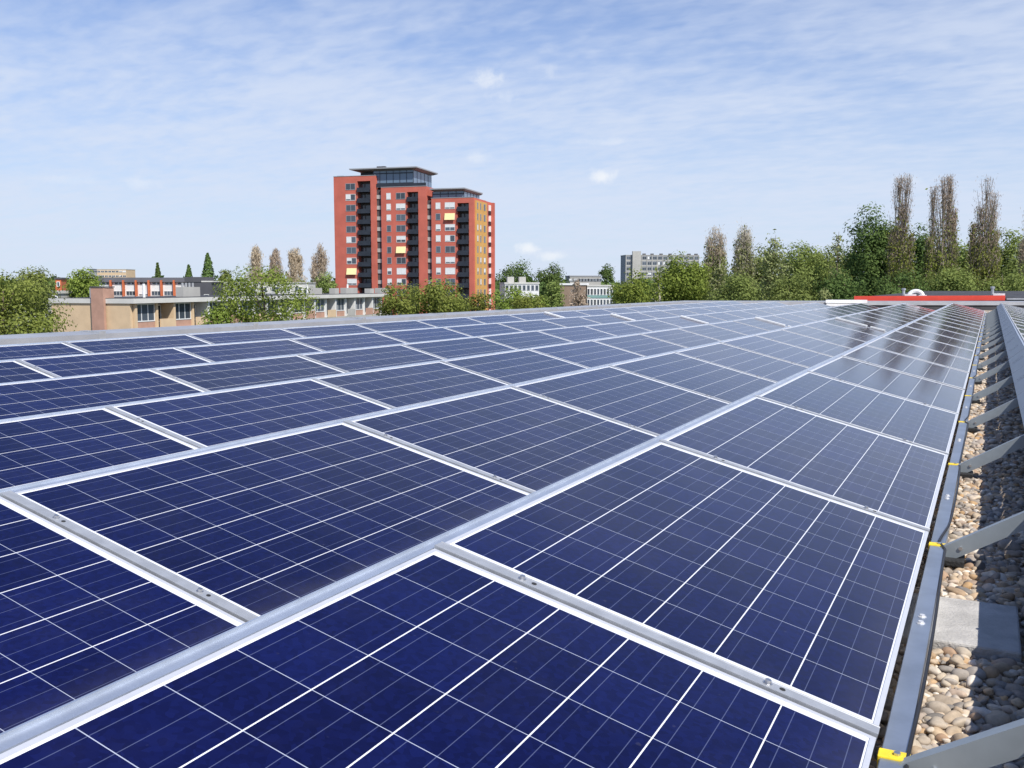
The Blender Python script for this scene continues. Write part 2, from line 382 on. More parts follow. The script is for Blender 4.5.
for k in ROWS:
    order = 0; jorder = 0
    for nn in range(N0[k], NEND):
        base = row_n(k, nn); mid = base + Vector((0, LP/2, 0))
        corners = [base + Vector((-s*MW*CT, a*LP, s*MW*ST)) for s in np.linspace(0, 1, 5) for a in np.linspace(.0, 1, 9)]
        vis = any(seen(p) for p in corners)
        if not vis and not any(seen(p, 250) for p in corners) and k != 0: continue
        if vis: order += 1
        lab = 'solar panel, %s from the near end of %s' % (ORD[order], RN[k]) if vis else 'solar panel before the near end of %s' % RN[k]
        jit = Vector((0, rng.normal(0, .002), rng.normal(0, .0012)))
        if first['p']: o = PROTO; o.location = mid + jit; o['label'] = lab; first['p'] = False
        else: o = dup(PROTO, mid + jit, lab)
        o.rotation_euler = (SLOPE[0] + rng.normal(0, .0012), SLOPE[1] + rng.normal(0, .0012), SLOPE[2])
        # joint at the far end of this module
        wide = (nn + 1 == 10 and k >= 2)
        if nn + 1 < NEND:
            jl = ('grey clamp rail joining the %s and %s panels of %s' % (ORD[order], ORD[order+1], RN[k])) if vis else 'clamp rail before the near end of %s' % RN[k]
            if wide: jl = 'wide white rail joining the %s and %s panels of %s' % (ORD[order], ORD[order+1], RN[k])
            src, key = (JOINTW, 'w') if wide else (JOINT, 'j')
            loc = row_n(k, nn+1)
            if first[key]: src.location = loc; src['label'] = jl; first[key] = False
            else: dup(src, loc, jl)

# back sheets (wind deflectors): a bent flange along every ridge and a sloping sheet behind it
def deflector_profile(full):
    zr = MW*ST; xr = -MW*CT            # relative to the row's low edge
    top = [(xr-.010, zr-.012), (xr-.010, zr-.004), (xr-.032, zr-.001), (xr-.033, zr+.006), (xr-.038, zr+.006)]
    low = [(xr-.168, zr-.106), (xr-.166, zr-.110)]
    und = [(xr-.037, zr-.004)]
    return top + low + und
for k in ROWS:
    if k == 0: continue
    y0 = YK[k] + N0[k]*LP; y1 = YK[k] + NEND*LP
    o = MB().prism(deflector_profile(True), 1, y0, y1).obj('wind_deflector', M['flange'])
    o.location = (row_x(k), 0, ZK[k])
    tag(o, 'pale steel strip along the top edge of %s' % RN[k], 'wind deflector', 'steel ridge strips of the panel rows')
# row 0: separate sheets, all in view across the gravel
sheet = MB().prism(deflector_profile(True), 1, .004, LP-.004)
zr = MW*ST; xr = -MW*CT
sm = sheet.mesh('wind_deflector', M['plate'])
rib_mes = []
for yy in (.84,):
    rib_mes.append(MB().hexa([(xr-.070, yy-.006, zr-.0145), (xr-.150, yy-.006, zr-.0815), (xr-.150, yy+.006, zr-.0815), (xr-.070, yy+.006, zr-.0145),
                    (xr-.0735, yy-.004, zr-.0105), (xr-.1535, yy-.004, zr-.0775), (xr-.1535, yy+.004, zr-.0775), (xr-.0735, yy+.004, zr-.0105)]).mesh('rib', M['plate']))
cap_me = MB().box(xr-.038, xr-.024, .004, LP-.004, zr+.0063, zr+.0085).mesh('top_strip', M['flange'])
i = 0
for nn in range(-1, NEND):
    i += 1
    o = link('wind_deflector', sm); o.location = row_n(0, nn) + Vector((0, 0, rng.normal(0, .0015)))
    for r_ in rib_mes: link('rib', r_, o)
    link('top_strip', cap_me, o)
    tag(o, 'dark grey sloping back sheet, %s from the far end, right of the gravel' % ORD[NEND-nn], 'wind deflector', 'grey back sheets along the gravel strip')

# mounting rail at the low edge of every row; row 1's carries yellow clips and a cable
RAILX0, RAILX1, RAILT = .004, .053, -.055
for k in ROWS:
    y0 = YK[k] + N0[k]*LP - .05; y1 = YK[k] + NEND*LP
    o = MB().prism([(RAILX0, RAILT-.04), (RAILX1, RAILT-.04), (RAILX1, RAILT-.002), (RAILX1-.002, RAILT), (RAILX0+.002, RAILT), (RAILX0, RAILT-.002)], 1, y0, y1).obj('mounting_rail', M['rail_top'])
    o.location = (row_x(k), 0, ZK[k])
    tag(o, 'long grey mounting rail under the low edge of %s' % RN[k], 'mounting rail', 'mounting rails of the panel rows')
    if k == 1:
        cl = MB(); cl.prism([(RAILX0-.004, RAILT-.03), (RAILX1+.004, RAILT-.03), (RAILX1+.004, RAILT+.004), (RAILX0-.004, RAILT+.004)], 1, -.018, .018)
        clm = cl.mesh('yellow_clip', M['yellow'], bevel=.002)
        scm = MB().tube([(.034, 0, RAILT+.0045), (.034, 0, RAILT+.009)], .007, 6).mesh('screw', M['bolt'])
        s2m = MB().tube([(.027, 0, RAILT-.002), (.027, 0, RAILT+.002), (.027, 0, RAILT+.0021), (.027, 0, RAILT+.007)], [.011, .011, .007, .007], 8).mesh('rail_screw', M['alu'])
        for nn in range(0, NEND):
            c1 = link('yellow_clip', clm, o); c1.location = (0, YK[1]+nn*LP+.035, 0)
            link('screw', scm, c1)
            for dy in (-.028, .028): c2 = link('rail_screw', s2m, o); c2.location = (0, YK[1]+(nn+.52)*LP+dy, 0)
cp_ = []
yy = YK[1]-.6
while yy < YK[1] + NEND*LP - .5:
    u = (yy-YK[1]) % LP / LP
    x = RAILX1 + .0045 - .024*math.exp(-((u-.02)/.13)**2)*(1 if int((yy-YK[1])//LP) % 2 == 1 else .15) + .003*math.sin(yy*3.1)
    cp_.append((x, yy, RAILT + (.0055 if x < RAILX1-.001 else .002))); yy += .09
o = MB().tube(cp_, .0042, 6).obj('cable', M['cable'], smooth=True)
tag(o, 'thin black cable running along the mounting rail beside the gravel', 'cable')

# struts across the gravel strip with their rubber pads
SX0, SZ0 = .066, -.100; SX1, SZ1 = PITCHX - MW*CT - .012, MW*ST - .085
def strut_mesh():
    d = Vector((SX1-SX0, 0, SZ1-SZ0)).normalized(); n = Vector((-d.z, 0, d.x)); L = math.hypot(SX1-SX0, SZ1-SZ0)
    mb = MB()
    def P(a, y, h): return (d.x*a + n.x*h, y, d.z*a + n.z*h)
    def bar(y0, y1, h0, h1, a0=0, a1=L): mb.hexa([P(a0, y0, h0), P(a1, y0, h0), P(a1, y1, h0), P(a0, y1, h0), P(a0, y0, h1), P(a1, y0, h1), P(a1, y1, h1), P(a0, y1, h1)])
    bar(-.014, -.011, 0, .052); bar(-.011, .014, .049, .052); bar(.011, .014, .0, .049)
    return mb.mesh('strut', M['strut'])
stm = strut_mesh(); padm = MB().box(-.02, .085, -.055, .055, 0, .022).mesh('rubber_pad', M['rubber'], bevel=.004)
sbm = MB().tube([(.035, -.0141, .05), (.035, -.0185, .05)], .007, 6).mesh('bolt', M['bolt'])
for nn in range(0, NEND):
    y = YK[1] + nn*LP + .015
    o = link('strut', stm); o.location = (SX0, y, SZ0)
    link('bolt', sbm, o)
    tag(o, 'grey steel strut rising over the gravel, %s from the near end' % ORD[nn+1], 'strut', 'struts across the gravel strip')
    o = link('rubber_pad', padm); o.location = (.03, y, RZ+.026)
    tag(o, 'black rubber pad under the foot of the %s strut over the gravel' % ORD[nn+1], 'rubber pad', 'rubber pads under the struts')
# concrete ballast block
BX0, BX1, BY0, BY1, BZ = -.05, .268, 2.71, 3.11, -.097
bmb = MB().box(BX0, BX1, BY0, BY1, RZ-.02, BZ)
o = bmb.obj('concrete_block', M['concrete'], bevel=.006)
tag(o, 'weathered grey concrete block lying in the pebbles between the first two struts', 'concrete block')

# pebbles
def icosphere(sub):
    bm = bmesh.new(); bmesh.ops.create_icosphere(bm, subdivisions=sub, radius=1)
    bm.verts.ensure_lookup_table()
    V = np.array([v.co[:] for v in bm.verts]); F = np.array([[v.index for v in f.verts] for f in bm.faces]); bm.free(); return V, F
def pebbles(pos, size, sub):
    V0, F0 = icosphere(sub); n = len(pos)
    sc = np.stack([size*rng.uniform(.85, 1.45, n), size*rng.uniform(.7, 1.1, n), size*rng.uniform(.5, .85, n)], 1)
    V = np.repeat(V0[None], n, 0)
    for _ in range(3):
        d = rng.normal(size=(n, 3)); d /= np.linalg.norm(d, axis=1, keepdims=True)
        ph = rng.uniform(0, 6.28, (n, 1)); k = rng.uniform(1.0, 2.2, (n, 1)); a = rng.uniform(.05, .17, (n, 1))
        V = V*(1 + (a*np.sin(k*np.einsum('ij,nj->ni', V0, d)*2 + ph))[..., None])
    V = V*sc[:, None, :]
    az = rng.uniform(0, 6.28, n); tl = rng.normal(0, .45, n)
    c, s = np.cos(tl)[:, None], np.sin(tl)[:, None]
    y = V[..., 1]*c - V[..., 2]*s; z = V[..., 1]*s + V[..., 2]*c; x = V[..., 0]
    c, s = np.cos(az)[:, None], np.sin(az)[:, None]
    V = np.stack([x*c - y*s, x*s + y*c, z], -1) + pos[:, None, :]
    F = (F0[None] + (np.arange(n)*len(V0))[:, None, None]).reshape(-1, 3)
    return V.reshape(-1, 3), F
def scatter(x0, x1, y0, y1, step, zoff, sz):
    xs = np.arange(x0, x1, step); ys = np.arange(y0, y1, step*.87)
    X, Y = np.meshgrid(xs, ys); X = X + (np.arange(len(ys)) % 2)[:, None]*step/2
    X = X.ravel() + rng.uniform(-.42, .42, X.size)*step; Y = Y.ravel() + rng.uniform(-.42, .42, X.size)*step
    S = sz*np.exp(rng.normal(0, .33, X.size)); S = np.clip(S, sz*.5, sz*2.1)
    Z = RZ + zoff + rng.uniform(-.006, .008, X.size)
    return np.stack([X, Y, Z], 1), S
allV, allF, off = [], [], 0
for (x0, x1, y0, y1, step, zo, sz, sub) in ((-.25, .62, .9, 6.0, .0165, .004, .0092, 3), (-.25, .62, .9, 6.0, .032, .013, .0132, 3),
                                           (-.1, .62, 6.0, 15, .022, .004, .012, 2), (-.1, .62, 6, 15, .040, .014, .0145, 2),
                                           (-.1, .62, 15, 36.5, .040, .008, .022, 1),
                                           (-9, .9, 35.3, 37.5, .06, .012, .030, 1)):
    P, S = scatter(x0, x1, y0, y1, step, zo, sz)
    keep = ~((P[:, 0] > BX0-S-.004) & (P[:, 0] < BX1+S+.004) & (P[:, 1] > BY0-S-.004) & (P[:, 1] < BY1+S+.004))
    V, F = pebbles(P[keep], S[keep], sub); allV.append(V); allF.append(F+off); off += len(V)
o = link('gravel', np_mesh('gravel', np.concatenate(allV), np.concatenate(allF), M['pebble'], True))
tag(o, 'loose rounded pebbles on the roof between the panel rows', 'gravel', kind='stuff')

# things at the far end of the roof
q0 = at(829, 303, 0) if False else Vector((-5.75, 39.6, 0))
pk = thing('panel_stack', 'stack of white boards lying against the far parapet left of the red fascia', 'boards', (-5.6, 38.9, 0))
MB().hexa([(0, 0, .155), (1.45, .25, .155), (1.45, .75, .155), (0, .5, .155), (0, 0, .27), (1.45, .25, .27), (1.45, .75, .27), (0, .5, .27)]).obj('board', M['white_pvc'], pk)
MB().hexa([(.05, -.12, .03), (1.30, .1, .03), (1.30, .6, .03), (.05, .4, .03), (.05, -.12, .13), (1.30, .1, .13), (1.30, .6, .13), (.05, .4, .13)]).obj('board', M['white_paint'], pk)
MB().box(.1, 1.2, .1, .45, RZ, .03).obj('base', M['upstand'], pk)

rx0, rx1 = -4.75, .66
def ry(x): return far_y(x) + .9
re = thing('roof_section', 'raised dark roof section with a bright red fascia beyond the far parapet', 'roof section', (rx0, ry(rx0), RZ))
def rp(x, dy, z): return (x-rx0, ry(x)+dy-ry(rx0), z-RZ)
RT0, RT1 = .215, .405
MB().hexa([rp(rx0, 0, RT0), rp(rx1, 0, RT0+.02), rp(rx1, .06, RT0+.02), rp(rx0, .06, RT0), rp(rx0, 0, RT1), rp(rx1, 0, RT1+.03), rp(rx1, .06, RT1+.03), rp(rx0, .06, RT1)]).obj('fascia', M['red_fascia'], re)
MB().hexa([rp(rx0, .065, GZ), rp(8, .065, GZ), rp(8, 9, GZ), rp(rx0, 9, GZ), rp(rx0, .065, RT1-.06), rp(8, .065, RT1-.06), rp(8, 9, .56), rp(rx0+2.0, 9, .56)]).obj('roof_deck', M['bitumen'], re)
MB().hexa([rp(rx1+.05, .0, RT0+.05), rp(8, .0, RT0+.05), rp(8, .06, RT0+.05), rp(rx1+.05, .06, RT0+.05), rp(rx1+.05, 0, RT1-.08), rp(8, 0, RT1-.08), rp(8, .06, RT1-.08), rp(rx1+.05, .06, RT1-.08)]).obj('edge_trim', M['coping'], re)
def pipe(x, dy, zb, h, lab, bx):
    p = thing('vent_pipe', lab, 'vent pipe', (x, ry(x)+dy, zb), group='vent pipes behind the red fascia')
    MB().tube([(0, 0, 0), (0, 0, h*.72)], .055, 12).obj('pipe', M['grey_pipe'], p, smooth=False)
    MB().tube([(0, 0, h*.72), (0, 0, h*.76), (0, 0, h*.95), (0, 0, h)], [.06, .085, .085, .05], 12).obj('cap', M['grey_pipe'], p)
    MB().box(bx, bx+.42, -.12, .2, -.02, .06).obj('flashing', M['white_pvc'], p)
pipe(-3.0, .35, .42, .30, 'grey vent pipe left of the white bent duct', .05)
pipe(.20, .35, .45, .34, 'grey vent pipe near the right end of the red fascia', .03)
dx = -2.55
du = thing('bent_duct', 'white bent duct arching just above the red fascia', 'duct', (dx, ry(dx)+.3, .40))
arc = [(-.26*math.cos(a), 0, .21*math.sin(a)) for a in np.linspace(0, math.pi, 14)]
MB().tube(arc, .075, 12).obj('duct', M['white_pvc'], du, smooth=True)
MB().box(.12, .40, -.1, .12, 0, .05).obj('collar', M['white_pvc'], du)
# ------------------------------------------------------------------ buildings beyond the roof
M['red_brick'] = mat('red_brick_tower', (.52, .13, .09), .85, 0, .10, .3, stain=.10)
M['ochre'] = mat('ochre_brick', (.60, .33, .095), .85, 0, .07, .25)
M['dark_metal'] = mat('dark_balcony_steel', (.035, .042, .055), .5, .3, .15, 1)
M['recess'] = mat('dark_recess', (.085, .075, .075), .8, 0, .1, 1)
M['roof_slab'] = mat('zinc_roof_slab', (.17, .17, .165), .6, .2, .06, .4)
M['frame_white'] = mat('white_window_frame', (.70, .70, .68), .6, 0, .04, 2)
M['frame_grey'] = mat('grey_window_frame', (.30, .32, .34), .6, 0, .05, 2)
M['awning'] = mat('cream_awning', (.86, .72, .36), .8, 0, .04, 2)
M['beige_brick'] = mat('beige_brick', (.62, .46, .29), .9, 0, .06, .8)
M['pink_brick'] = mat('brown_pink_brick', (.44, .26, .19), .9, 0, .10, 1.2)
M['fascia_white'] = mat('white_concrete_fascia', (.58, .57, .53), .8, 0, .06, .6, stain=.1)
M['conc_light'] = mat('light_concrete', (.42, .41, .38), .85, 0, .08, .4)
M['conc_grey'] = mat('grey_concrete', (.31, .32, .335), .85, 0, .08, .2)
M['slate'] = mat('dark_slate', (.075, .075, .085), .8, 0, .1, .5)
M['brown_brick'] = mat('brown_brick', (.27, .195, .14), .9, 0, .1, .6)
M['orange_panel'] = mat('orange_panel', (.55, .14, .05), .7, 0, .06, .5)
M['teal'] = mat('teal_panel', (.22, .38, .35), .6, 0, .06, .5)
def glass(name, col, rough=.08, spec=.6):
    m = bpy.data.materials.new(name); m.use_nodes = True; t = NT(m.node_tree); b = t.n['Principled BSDF']
    oi = t.new('ShaderNodeObjectInfo')
    t.put(b.inputs['Base Color'], t.mix(oi.outputs['Random'], tuple(c*.6 for c in col), tuple(min(1, c*1.5) for c in col)))
    b.inputs['Roughness'].default_value = rough; b.inputs['Specular IOR Level'].default_value = spec; return m
M['pane_dark'] = glass('dark_window_pane', (.06, .075, .095)); M['pane_curtain'] = glass('curtained_pane', (.52, .54, .55), .3)
M['pane_blue'] = glass('penthouse_glass', (.10, .15, .21))

M['blind'] = mat('white_window_blind', (.74, .75, .74), .8, 0, .04, 2)
class Front:
    """a building's own axes: a to the right along the front, b into the depth"""
    def __init__(s, origin, ang):
        s.o = Vector((origin[0], origin[1], GZ)); s.ang = ang
        s.A = Vector((math.cos(ang), math.sin(ang), 0)); s.B = Vector((-math.sin(ang), math.cos(ang), 0))
    def az(s, px, py, b=0):
        d = ray(px, py); t_ = ((s.o - CAM).dot(s.B) + b)/d.dot(s.B); p = CAM + d*t_
        return (p - s.o).dot(s.A), p.z - GZ
    def thing(s, name, label, cat, group=None): return thing(name, label, cat, s.o, (0, 0, s.ang), group)
def window(parent, a, z, w, h, b=0, frame='frame_white', pane='pane_dark', n=2, fw=.09, side=False, recess=.10):
    """window standing in the plane b (facing -b), or in plane a when side: frame bars, a pane set back"""
    mb = MB()
    def bx(a0, a1, z0, z1, d0, d1):
        if side: mb.box(-d1, -d0, a0, a1, z0, z1)
        else: mb.box(a0, a1, d0, d1, z0, z1)
    bx(-w/2, w/2, h/2-fw, h/2, -.04, recess); bx(-w/2, w/2, -h/2, -h/2+fw, -.06, recess)
    for i in range(n+1):
        x = -w/2 + (w-fw)*i/n; bx(x, x+fw, -h/2+fw, h/2-fw, -.035, recess)
    f = mb.obj('window', M[frame], parent)
    f.location = (b, a, z) if side else (a, b, z)
    pb = MB()
    if side: pb.box(.004, .016, -w/2+fw*.6, w/2-fw*.6, -h/2+fw*.6, h/2-fw*.6)
    else: pb.box(-w/2+fw*.6, w/2-fw*.6, -.016, -.004, -h/2+fw*.6, h/2-fw*.6)
    pb.obj('pane', M['pane_dark' if pane == 'pane_curtain' else pane], f)
    if pane == 'pane_curtain':
        q = rng.uniform(.45, 1.0); x0, x1 = -w/2+fw*.8, w/2-fw*.8
        if n == 2 and rng.random() < .3: x1 = 0
        bl = MB(); z0, z1 = h/2-fw*.8-(h-1.6*fw)*q, h/2-fw*.8
        if side: bl.box(.018, .024, x0, x1, z0, z1)
        else: bl.box(x0, x1, -.024, -.018, z0, z1)
        bl.obj('blind', M['blind'], f)
    return f

def tower():
    O = at(474, 285, 250.0); F = Front(O, YAW - R(16)); r = F.thing('apartment_tower', 'tall red brick apartment tower with stepped tops and dark balconies', 'apartment tower')
    az = F.az
    def A(px, py=230, b=0): return az(px, py, b)[0]
    def Z(px, py, b=0): return az(px, py, b)[1]
    aL0, aL1 = A(334.5), A(376); aM0, aM1 = A(381.5), A(426.5); aR0, aR1 = A(431.5), 0.0
    zL, zM, zR = Z(350, 176.3), Z(400, 187), Z(450, 198)
    D = 10.6
    FH = (Z(450, 205.6) - Z(450, 271.0))/6.0
    zt = Z(450, 205.6)                       # window centres of the third storey from the top
    zc = [zt + FH*2, zt + FH] + [zt - FH*i for i in range(0, 12)]
    zc = [z for z in zc if z > 1.0]
    bal = {'L': (A(358), A(371)), 'M': (A(407.5), A(418.5)), 'R': (A(457.5), A(469))}
    def block(a0, a1, zt_, ba, depth, name='wall'):
        mb = MB(); b0, b1 = ba; zt2 = zt_ - 1.35
        mb.box(a0, b0, 0, depth, 0, zt_)                 # left of the balcony slot
        mb.box(b1, a1, 0, depth, 0, zt_)
        mb.box(b0, b1, 0.0, depth, zt2, zt_)             # lintel over it
        mb.box(b0, b1, 1.9, depth, 0, zt2)
        mb.obj(name, M['red_brick'], r)
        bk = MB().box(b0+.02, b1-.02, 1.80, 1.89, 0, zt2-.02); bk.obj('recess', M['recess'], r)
        MB().box(a0-.05, a1+.05, -.06, .35, zt_+.002, zt_+.14).obj('roof_trim', M['conc_grey'], r)
    block(aL0, aL1, zL, bal['L'], D+3); block(aM0, aM1, zM, bal['M'], D+3); block(aR0, aR1, zR, bal['R'], D)
    # glazed stair slots between the blocks
    for a0, a1, zt_ in ((aL1, aM0, zM-.4), (aM1, aR0, zR-.4)):
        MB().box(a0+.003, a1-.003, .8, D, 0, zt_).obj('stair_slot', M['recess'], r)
        for z in zc:
            if z + .8 < zt_: MB().box(a0+.05, a1-.05, .6, .79, z-.55, z+.45).obj('slot_panel', M['conc_light' if rng.random() < .75 else 'conc_grey'], r)
    curt = {'L': [0, 1, 0, 0, 0, 1, 0, 1, 2, 1], 'M1': [1, 1, 1, 0, 0, 0, 0, 1, 1], 'M2': [0, 1, 0, 0, 1, 2, 0, 1, 1], 'R1': [1, 0, 1, 1, 0, 1, 1, 0], 'R2': [1, 2, 1, 1, 0, 1, 1, 0]}
    def col(key, px0, px1, zs, n):
        a0, a1 = A(px0), A(px1); w = a1-a0
        for i, z in enumerate(zs):
            c = curt[key][i] if i < len(curt[key]) else 0
            h = 1.72
            if c == 2:
                aw = MB().hexa([((a0+a1)/2-w/2, -.55, z-.85), ((a0+a1)/2+w/2, -.55, z-.85), ((a0+a1)/2+w/2, -.5, z-.85), ((a0+a1)/2-w/2, -.5, z-.85),
                           (a0, -.10, z+.85), (a1, -.10, z+.85), (a1, -.05, z+.85), (a0, -.05, z+.85)]).obj('awning', M['awning'], r)
            f = window(r, (a0+a1)/2, z, w, h, 0, 'frame_grey' if c == 0 else 'frame_white', 'pane_curtain' if c == 1 else 'pane_dark', n, .11)
    col('L', 346.3, 356.0, zc, 2)
    col('M1', 386.8, 391.2, zc[1:], 1); col('M2', 396.3, 405.7, zc[1:], 2)
    col('R1', 435.8, 440.6, zc[2:], 1); col('R2', 445.0, 455.0, zc[2:], 2)
    for key, zs in (('L', zc), ('M', zc[1:]), ('R', zc[2:])):
        b0, b1 = bal[key]
        for z in zs:
            zb = z - 1.35
            k = MB().box(b0+.03, b1-.03, -.45, 1.78, zb-.16, zb); k.box(b0+.03, b1-.03, -.45, -.39, zb+.0, zb+1.0); k.box(b0+.03, b0+.09, -.39, -.03, zb, zb+1.0)
            o = k.obj('balcony', M['dark_metal'], r)
            MB().box(b0+.5, b0+1.3, 1.70, 1.79, zb+.05, zb+2.1).obj('door', M['pane_dark'], o)
            MB().box(b0+1.6, b1-.3, 1.70, 1.79, zb+.6, zb+2.1).obj('pane', M['pane_dark'], o)
    # ochre side, its windows, the slot behind it and the red end slab
    zO = Z(474, 199.8)
    MB().box(.004, .30, .9, D, 0, zO).obj('side_wall', M['ochre'], r)
    for z in zc[2:]:
        for b_, w_ in ((2.4, .9), (4.9, .9), (8.3, 1.5)):
            window(r, b_, z, w_, 1.7, .30, 'frame_grey', 'pane_curtain' if rng.random() < .25 else 'pane_dark', 1, .1, side=True)
    zS = zc[2] + 1.9
    MB().box(-3, -.1, D+.01, D+8, 0, zS).obj('rear_wall', M['red_brick'], r)
    sx0, sx1 = A(489.2, 240, D+3.5), A(493.8, 240, D+3.5)
    MB().box(sx0, sx1, D+3.5, D+4.6, 0, Z(491, 202.8, D+3.5)).obj('end_slab', M['red_brick'], r)
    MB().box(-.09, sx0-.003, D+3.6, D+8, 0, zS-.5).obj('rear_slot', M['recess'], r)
    for z in zc[2:]:
        MB().box(.3, sx0-.02, D+2.6, D+3.59, z-.55, z+1.0).obj('slot_panel', M['white_paint'], r)
        MB().box(.3, sx0-.02, D+2.2, D+3.59, z-1.45, z-.62).obj('balcony', M['dark_metal'], r)
    # penthouses under thin overhanging slabs
    def pent(name, pg0, pg1, py_t, zbase, b0, depth, pr0, pr1, ydep, over):
        a0, a1 = A(pg0, 190, b0), A(pg1, 190, b0); zt_ = Z(pg1, py_t, b0)
        MB().box(a0, a1, b0, b0+depth, zbase, zt_).obj('penthouse', M['pane_blue'], r)
        n = max(4, int((a1-a0)/1.9))
        for i in range(n+1):
            x = a0 + (a1-a0)*i/n
            MB().box(x-.07, x+.07, b0-.06, b0-.003, zbase, zt_-.01).obj('mullion', M['dark_metal'], r)
        for i in range(1, 5):
            y = b0 + depth*i/5; MB().box(a1+.003, a1+.06, y-.07, y+.07, zbase, zt_-.01).obj('mullion', M['dark_metal'], r)
        for zz in np.arange(zbase+1.0, zt_-.4, FH*.93): MB().box(a0, a1, b0-.1, b0-.062, zz-.12, zz+.12).obj('spandrel', M['dark_metal'], r)
        c0, c1 = A(pr0, 170, b0-over), A(pr1, 170, b0-over)
        MB().hexa([(a0+.4, b0-.03, zt_+.002), (a1+.4, b0-.03, zt_+.002), (a1+.4, b0+depth, zt_+.002), (a0+.4, b0+depth, zt_+.002),
                   (c0, b0-over, zt_+.45), (c1, b0-over, zt_+.45), (c1, b0+ydep, zt_+.45), (c0, b0+ydep, zt_+.45)]).obj('soffit', M['roof_slab'], r)
        MB().box(c0, c1, b0-over, b0+ydep, zt_+.453, zt_+.75).obj('roof_slab', M['conc_grey'], r)
        return zt_+.75, c0, c1
    zp, c0, c1 = pent('p', 373.5, 413.5, 170.0, zM+.15, 1.2, 13.5, 349.0, 416.5, 14.5, 1.6)
    for px in (378.5, 383.0):
        a = A(px, 165, 4); MB().box(a-.55, a+.55, 4, 5, zp+.005, zp+.9).obj('chimney', M['slate'], r)
    aa0, aa1 = A(347, 173, 3), A(376, 173, 3)
    MB().box(aa0+4, aa1, 3, 8, zL+.01, zL+1.2).obj('roof_room', M['dark_metal'], r)
    a = A(340, 175, 3); MB().box(a-.9, a+.9, 3, 4.2, zL+.01, zL+.6).obj('roof_unit', M['conc_grey'], r)
    zp2, d0, d1 = pent('q', 432.5, 464.0, 191.0, zR+.15, 1.2, 13.0, 429.5, 464.5, 14.0, 1.4)
    a = A(442, 187, 4); MB().box(a-.5, a+.5, 4, 5, zp2+.005, zp2+.45).obj('chimney', M['slate'], r)
    MB().box(A(376, 183, .4), aM1-.2, .42, .48, zM+.145, zM+1.0).obj('railing', M['dark_metal'], r)
tower()

def flats():
    """long low block of flats whose beige gable end faces the roof"""
    D0 = 90.0; c = at(129.5, 298.8, D0)
    ax = (_rt*.289 + _fh*.957).normalized()                    # along the long front, away from the viewer
    F = Front(c, math.atan2(ax.y, ax.x)); r = F.thing('low_flats', 'low beige brick block of flats with a white roof edge beyond the left parapet', 'flats')
    H = c.z - GZ; L = 58.0; Wd = 9.0                           # the front faces -b; the gable is the plane a = 0 and runs to +b
    MB().box(0, .35, 0, Wd, 0, H-.45).obj('gable_wall', M['beige_brick'], r)
    MB().box(.36, L, 1.4, Wd, 0, H-.46).obj('rear_wall', M['conc_light'], r)
    MB().box(-.12, L+.2, -.55, Wd+.2, H-.44, H).obj('roof_edge', M['fascia_white'], r)
    MB().box(.4, L-.2, .2, Wd-.4, H+.003, H+.05).obj('roof_covering', M['bitumen'], r)
    cb0, cb1 = 2.6, 4.0
    MB().box(-.42, -.125, cb0, cb1, 0, H+1.05).obj('chimney', M['pink_brick'], r)
    MB().box(-.119, 1.1, cb0+.02, cb1-.02, H+.055, H+1.04).obj('chimney', M['pink_brick'], r)
    MB().box(-.47, 1.15, cb0-.05, cb1+.05, H+1.055, H+1.16).obj('chimney_cap', M['slate'], r)
    # storeys of the long front: bays with windows, piers, loggias with parapets
    bay = 5.8; nb = int(L/bay)
    for fl_ in range(2):
        z1 = H - .46 - fl_*2.95; z0 = z1 - 2.5
        MB().box(.36, L, -.35, 1.39, z0-.42, z0-.02).obj('floor_slab', M['conc_light'], r)
        for i in range(nb):
            a0 = .4 + i*bay
            MB().box(a0, a0+.32, -.25, 1.38, z0, z1).obj('pier', M['beige_brick' if i < 2 else 'frame_white'], r)
            MB().box(a0+.33, a0+3.3, .10, .25, z0, z0+.72).obj('spandrel', M['pink_brick'], r)
            f = window(r, a0+1.82, z0+1.60, 2.95, 1.72, .12, 'frame_white', 'pane_dark', 3, .10); f.name = 'window'
            MB().box(a0+3.32, a0+3.6, -.1, 1.38, z0, z1).obj('pier', M['beige_brick' if i < 2 else 'frame_white'], r)
            MB().box(a0+3.62, a0+5.78, -.35, -.22, z0, z0+.95).obj('balcony_front', M[('beige_brick', 'conc_light', 'pink_brick')[(i*7+fl_) % 3] if i > 1 else 'beige_brick'], r)
            window(r, a0+4.2, z0+1.25, 1.0, 2.3, 1.2, 'frame_white', 'pane_curtain', 1, .1)
            window(r, a0+5.25, z0+1.45, .9, 1.7, 1.2, 'frame_white', 'pane_dark', 1, .1)
    # boxes on the roof
    for p0, p1, py in ((183, 200, 287), (310, 322, 288), (335, 339, 288.2), (346, 357.5, 287.8), (370, 374, 288.5), (380, 390, 288)):
        a0, _ = F.az(p0, py, 2.2); a1, z1 = F.az(p1, py, 2.2); MB().box(a0, a1, 2.2, 3.1, H+.055, z1).obj('roof_box', M['conc_light'], r)
        if p0 == 183:
            for i in range(4): x = a0 + (a1-a0)*(i+.8)/5; MB().tube([(x, 2.6, z1), (x, 2.6, z1+.45)], .12, 8).obj('flue', M['conc_grey'], r)
    for a in (5.2, 38.2, 50): MB().tube([(a, 2.4, H+.05), (a, 2.4, H+1.4)], .14, 8).obj('flue', M['white_paint'], r)
    MB().box(2.0, 3.4, 4.6, 6.2, H+.055, H+1.0).obj('roof_box', M['conc_grey'], r)
flats()

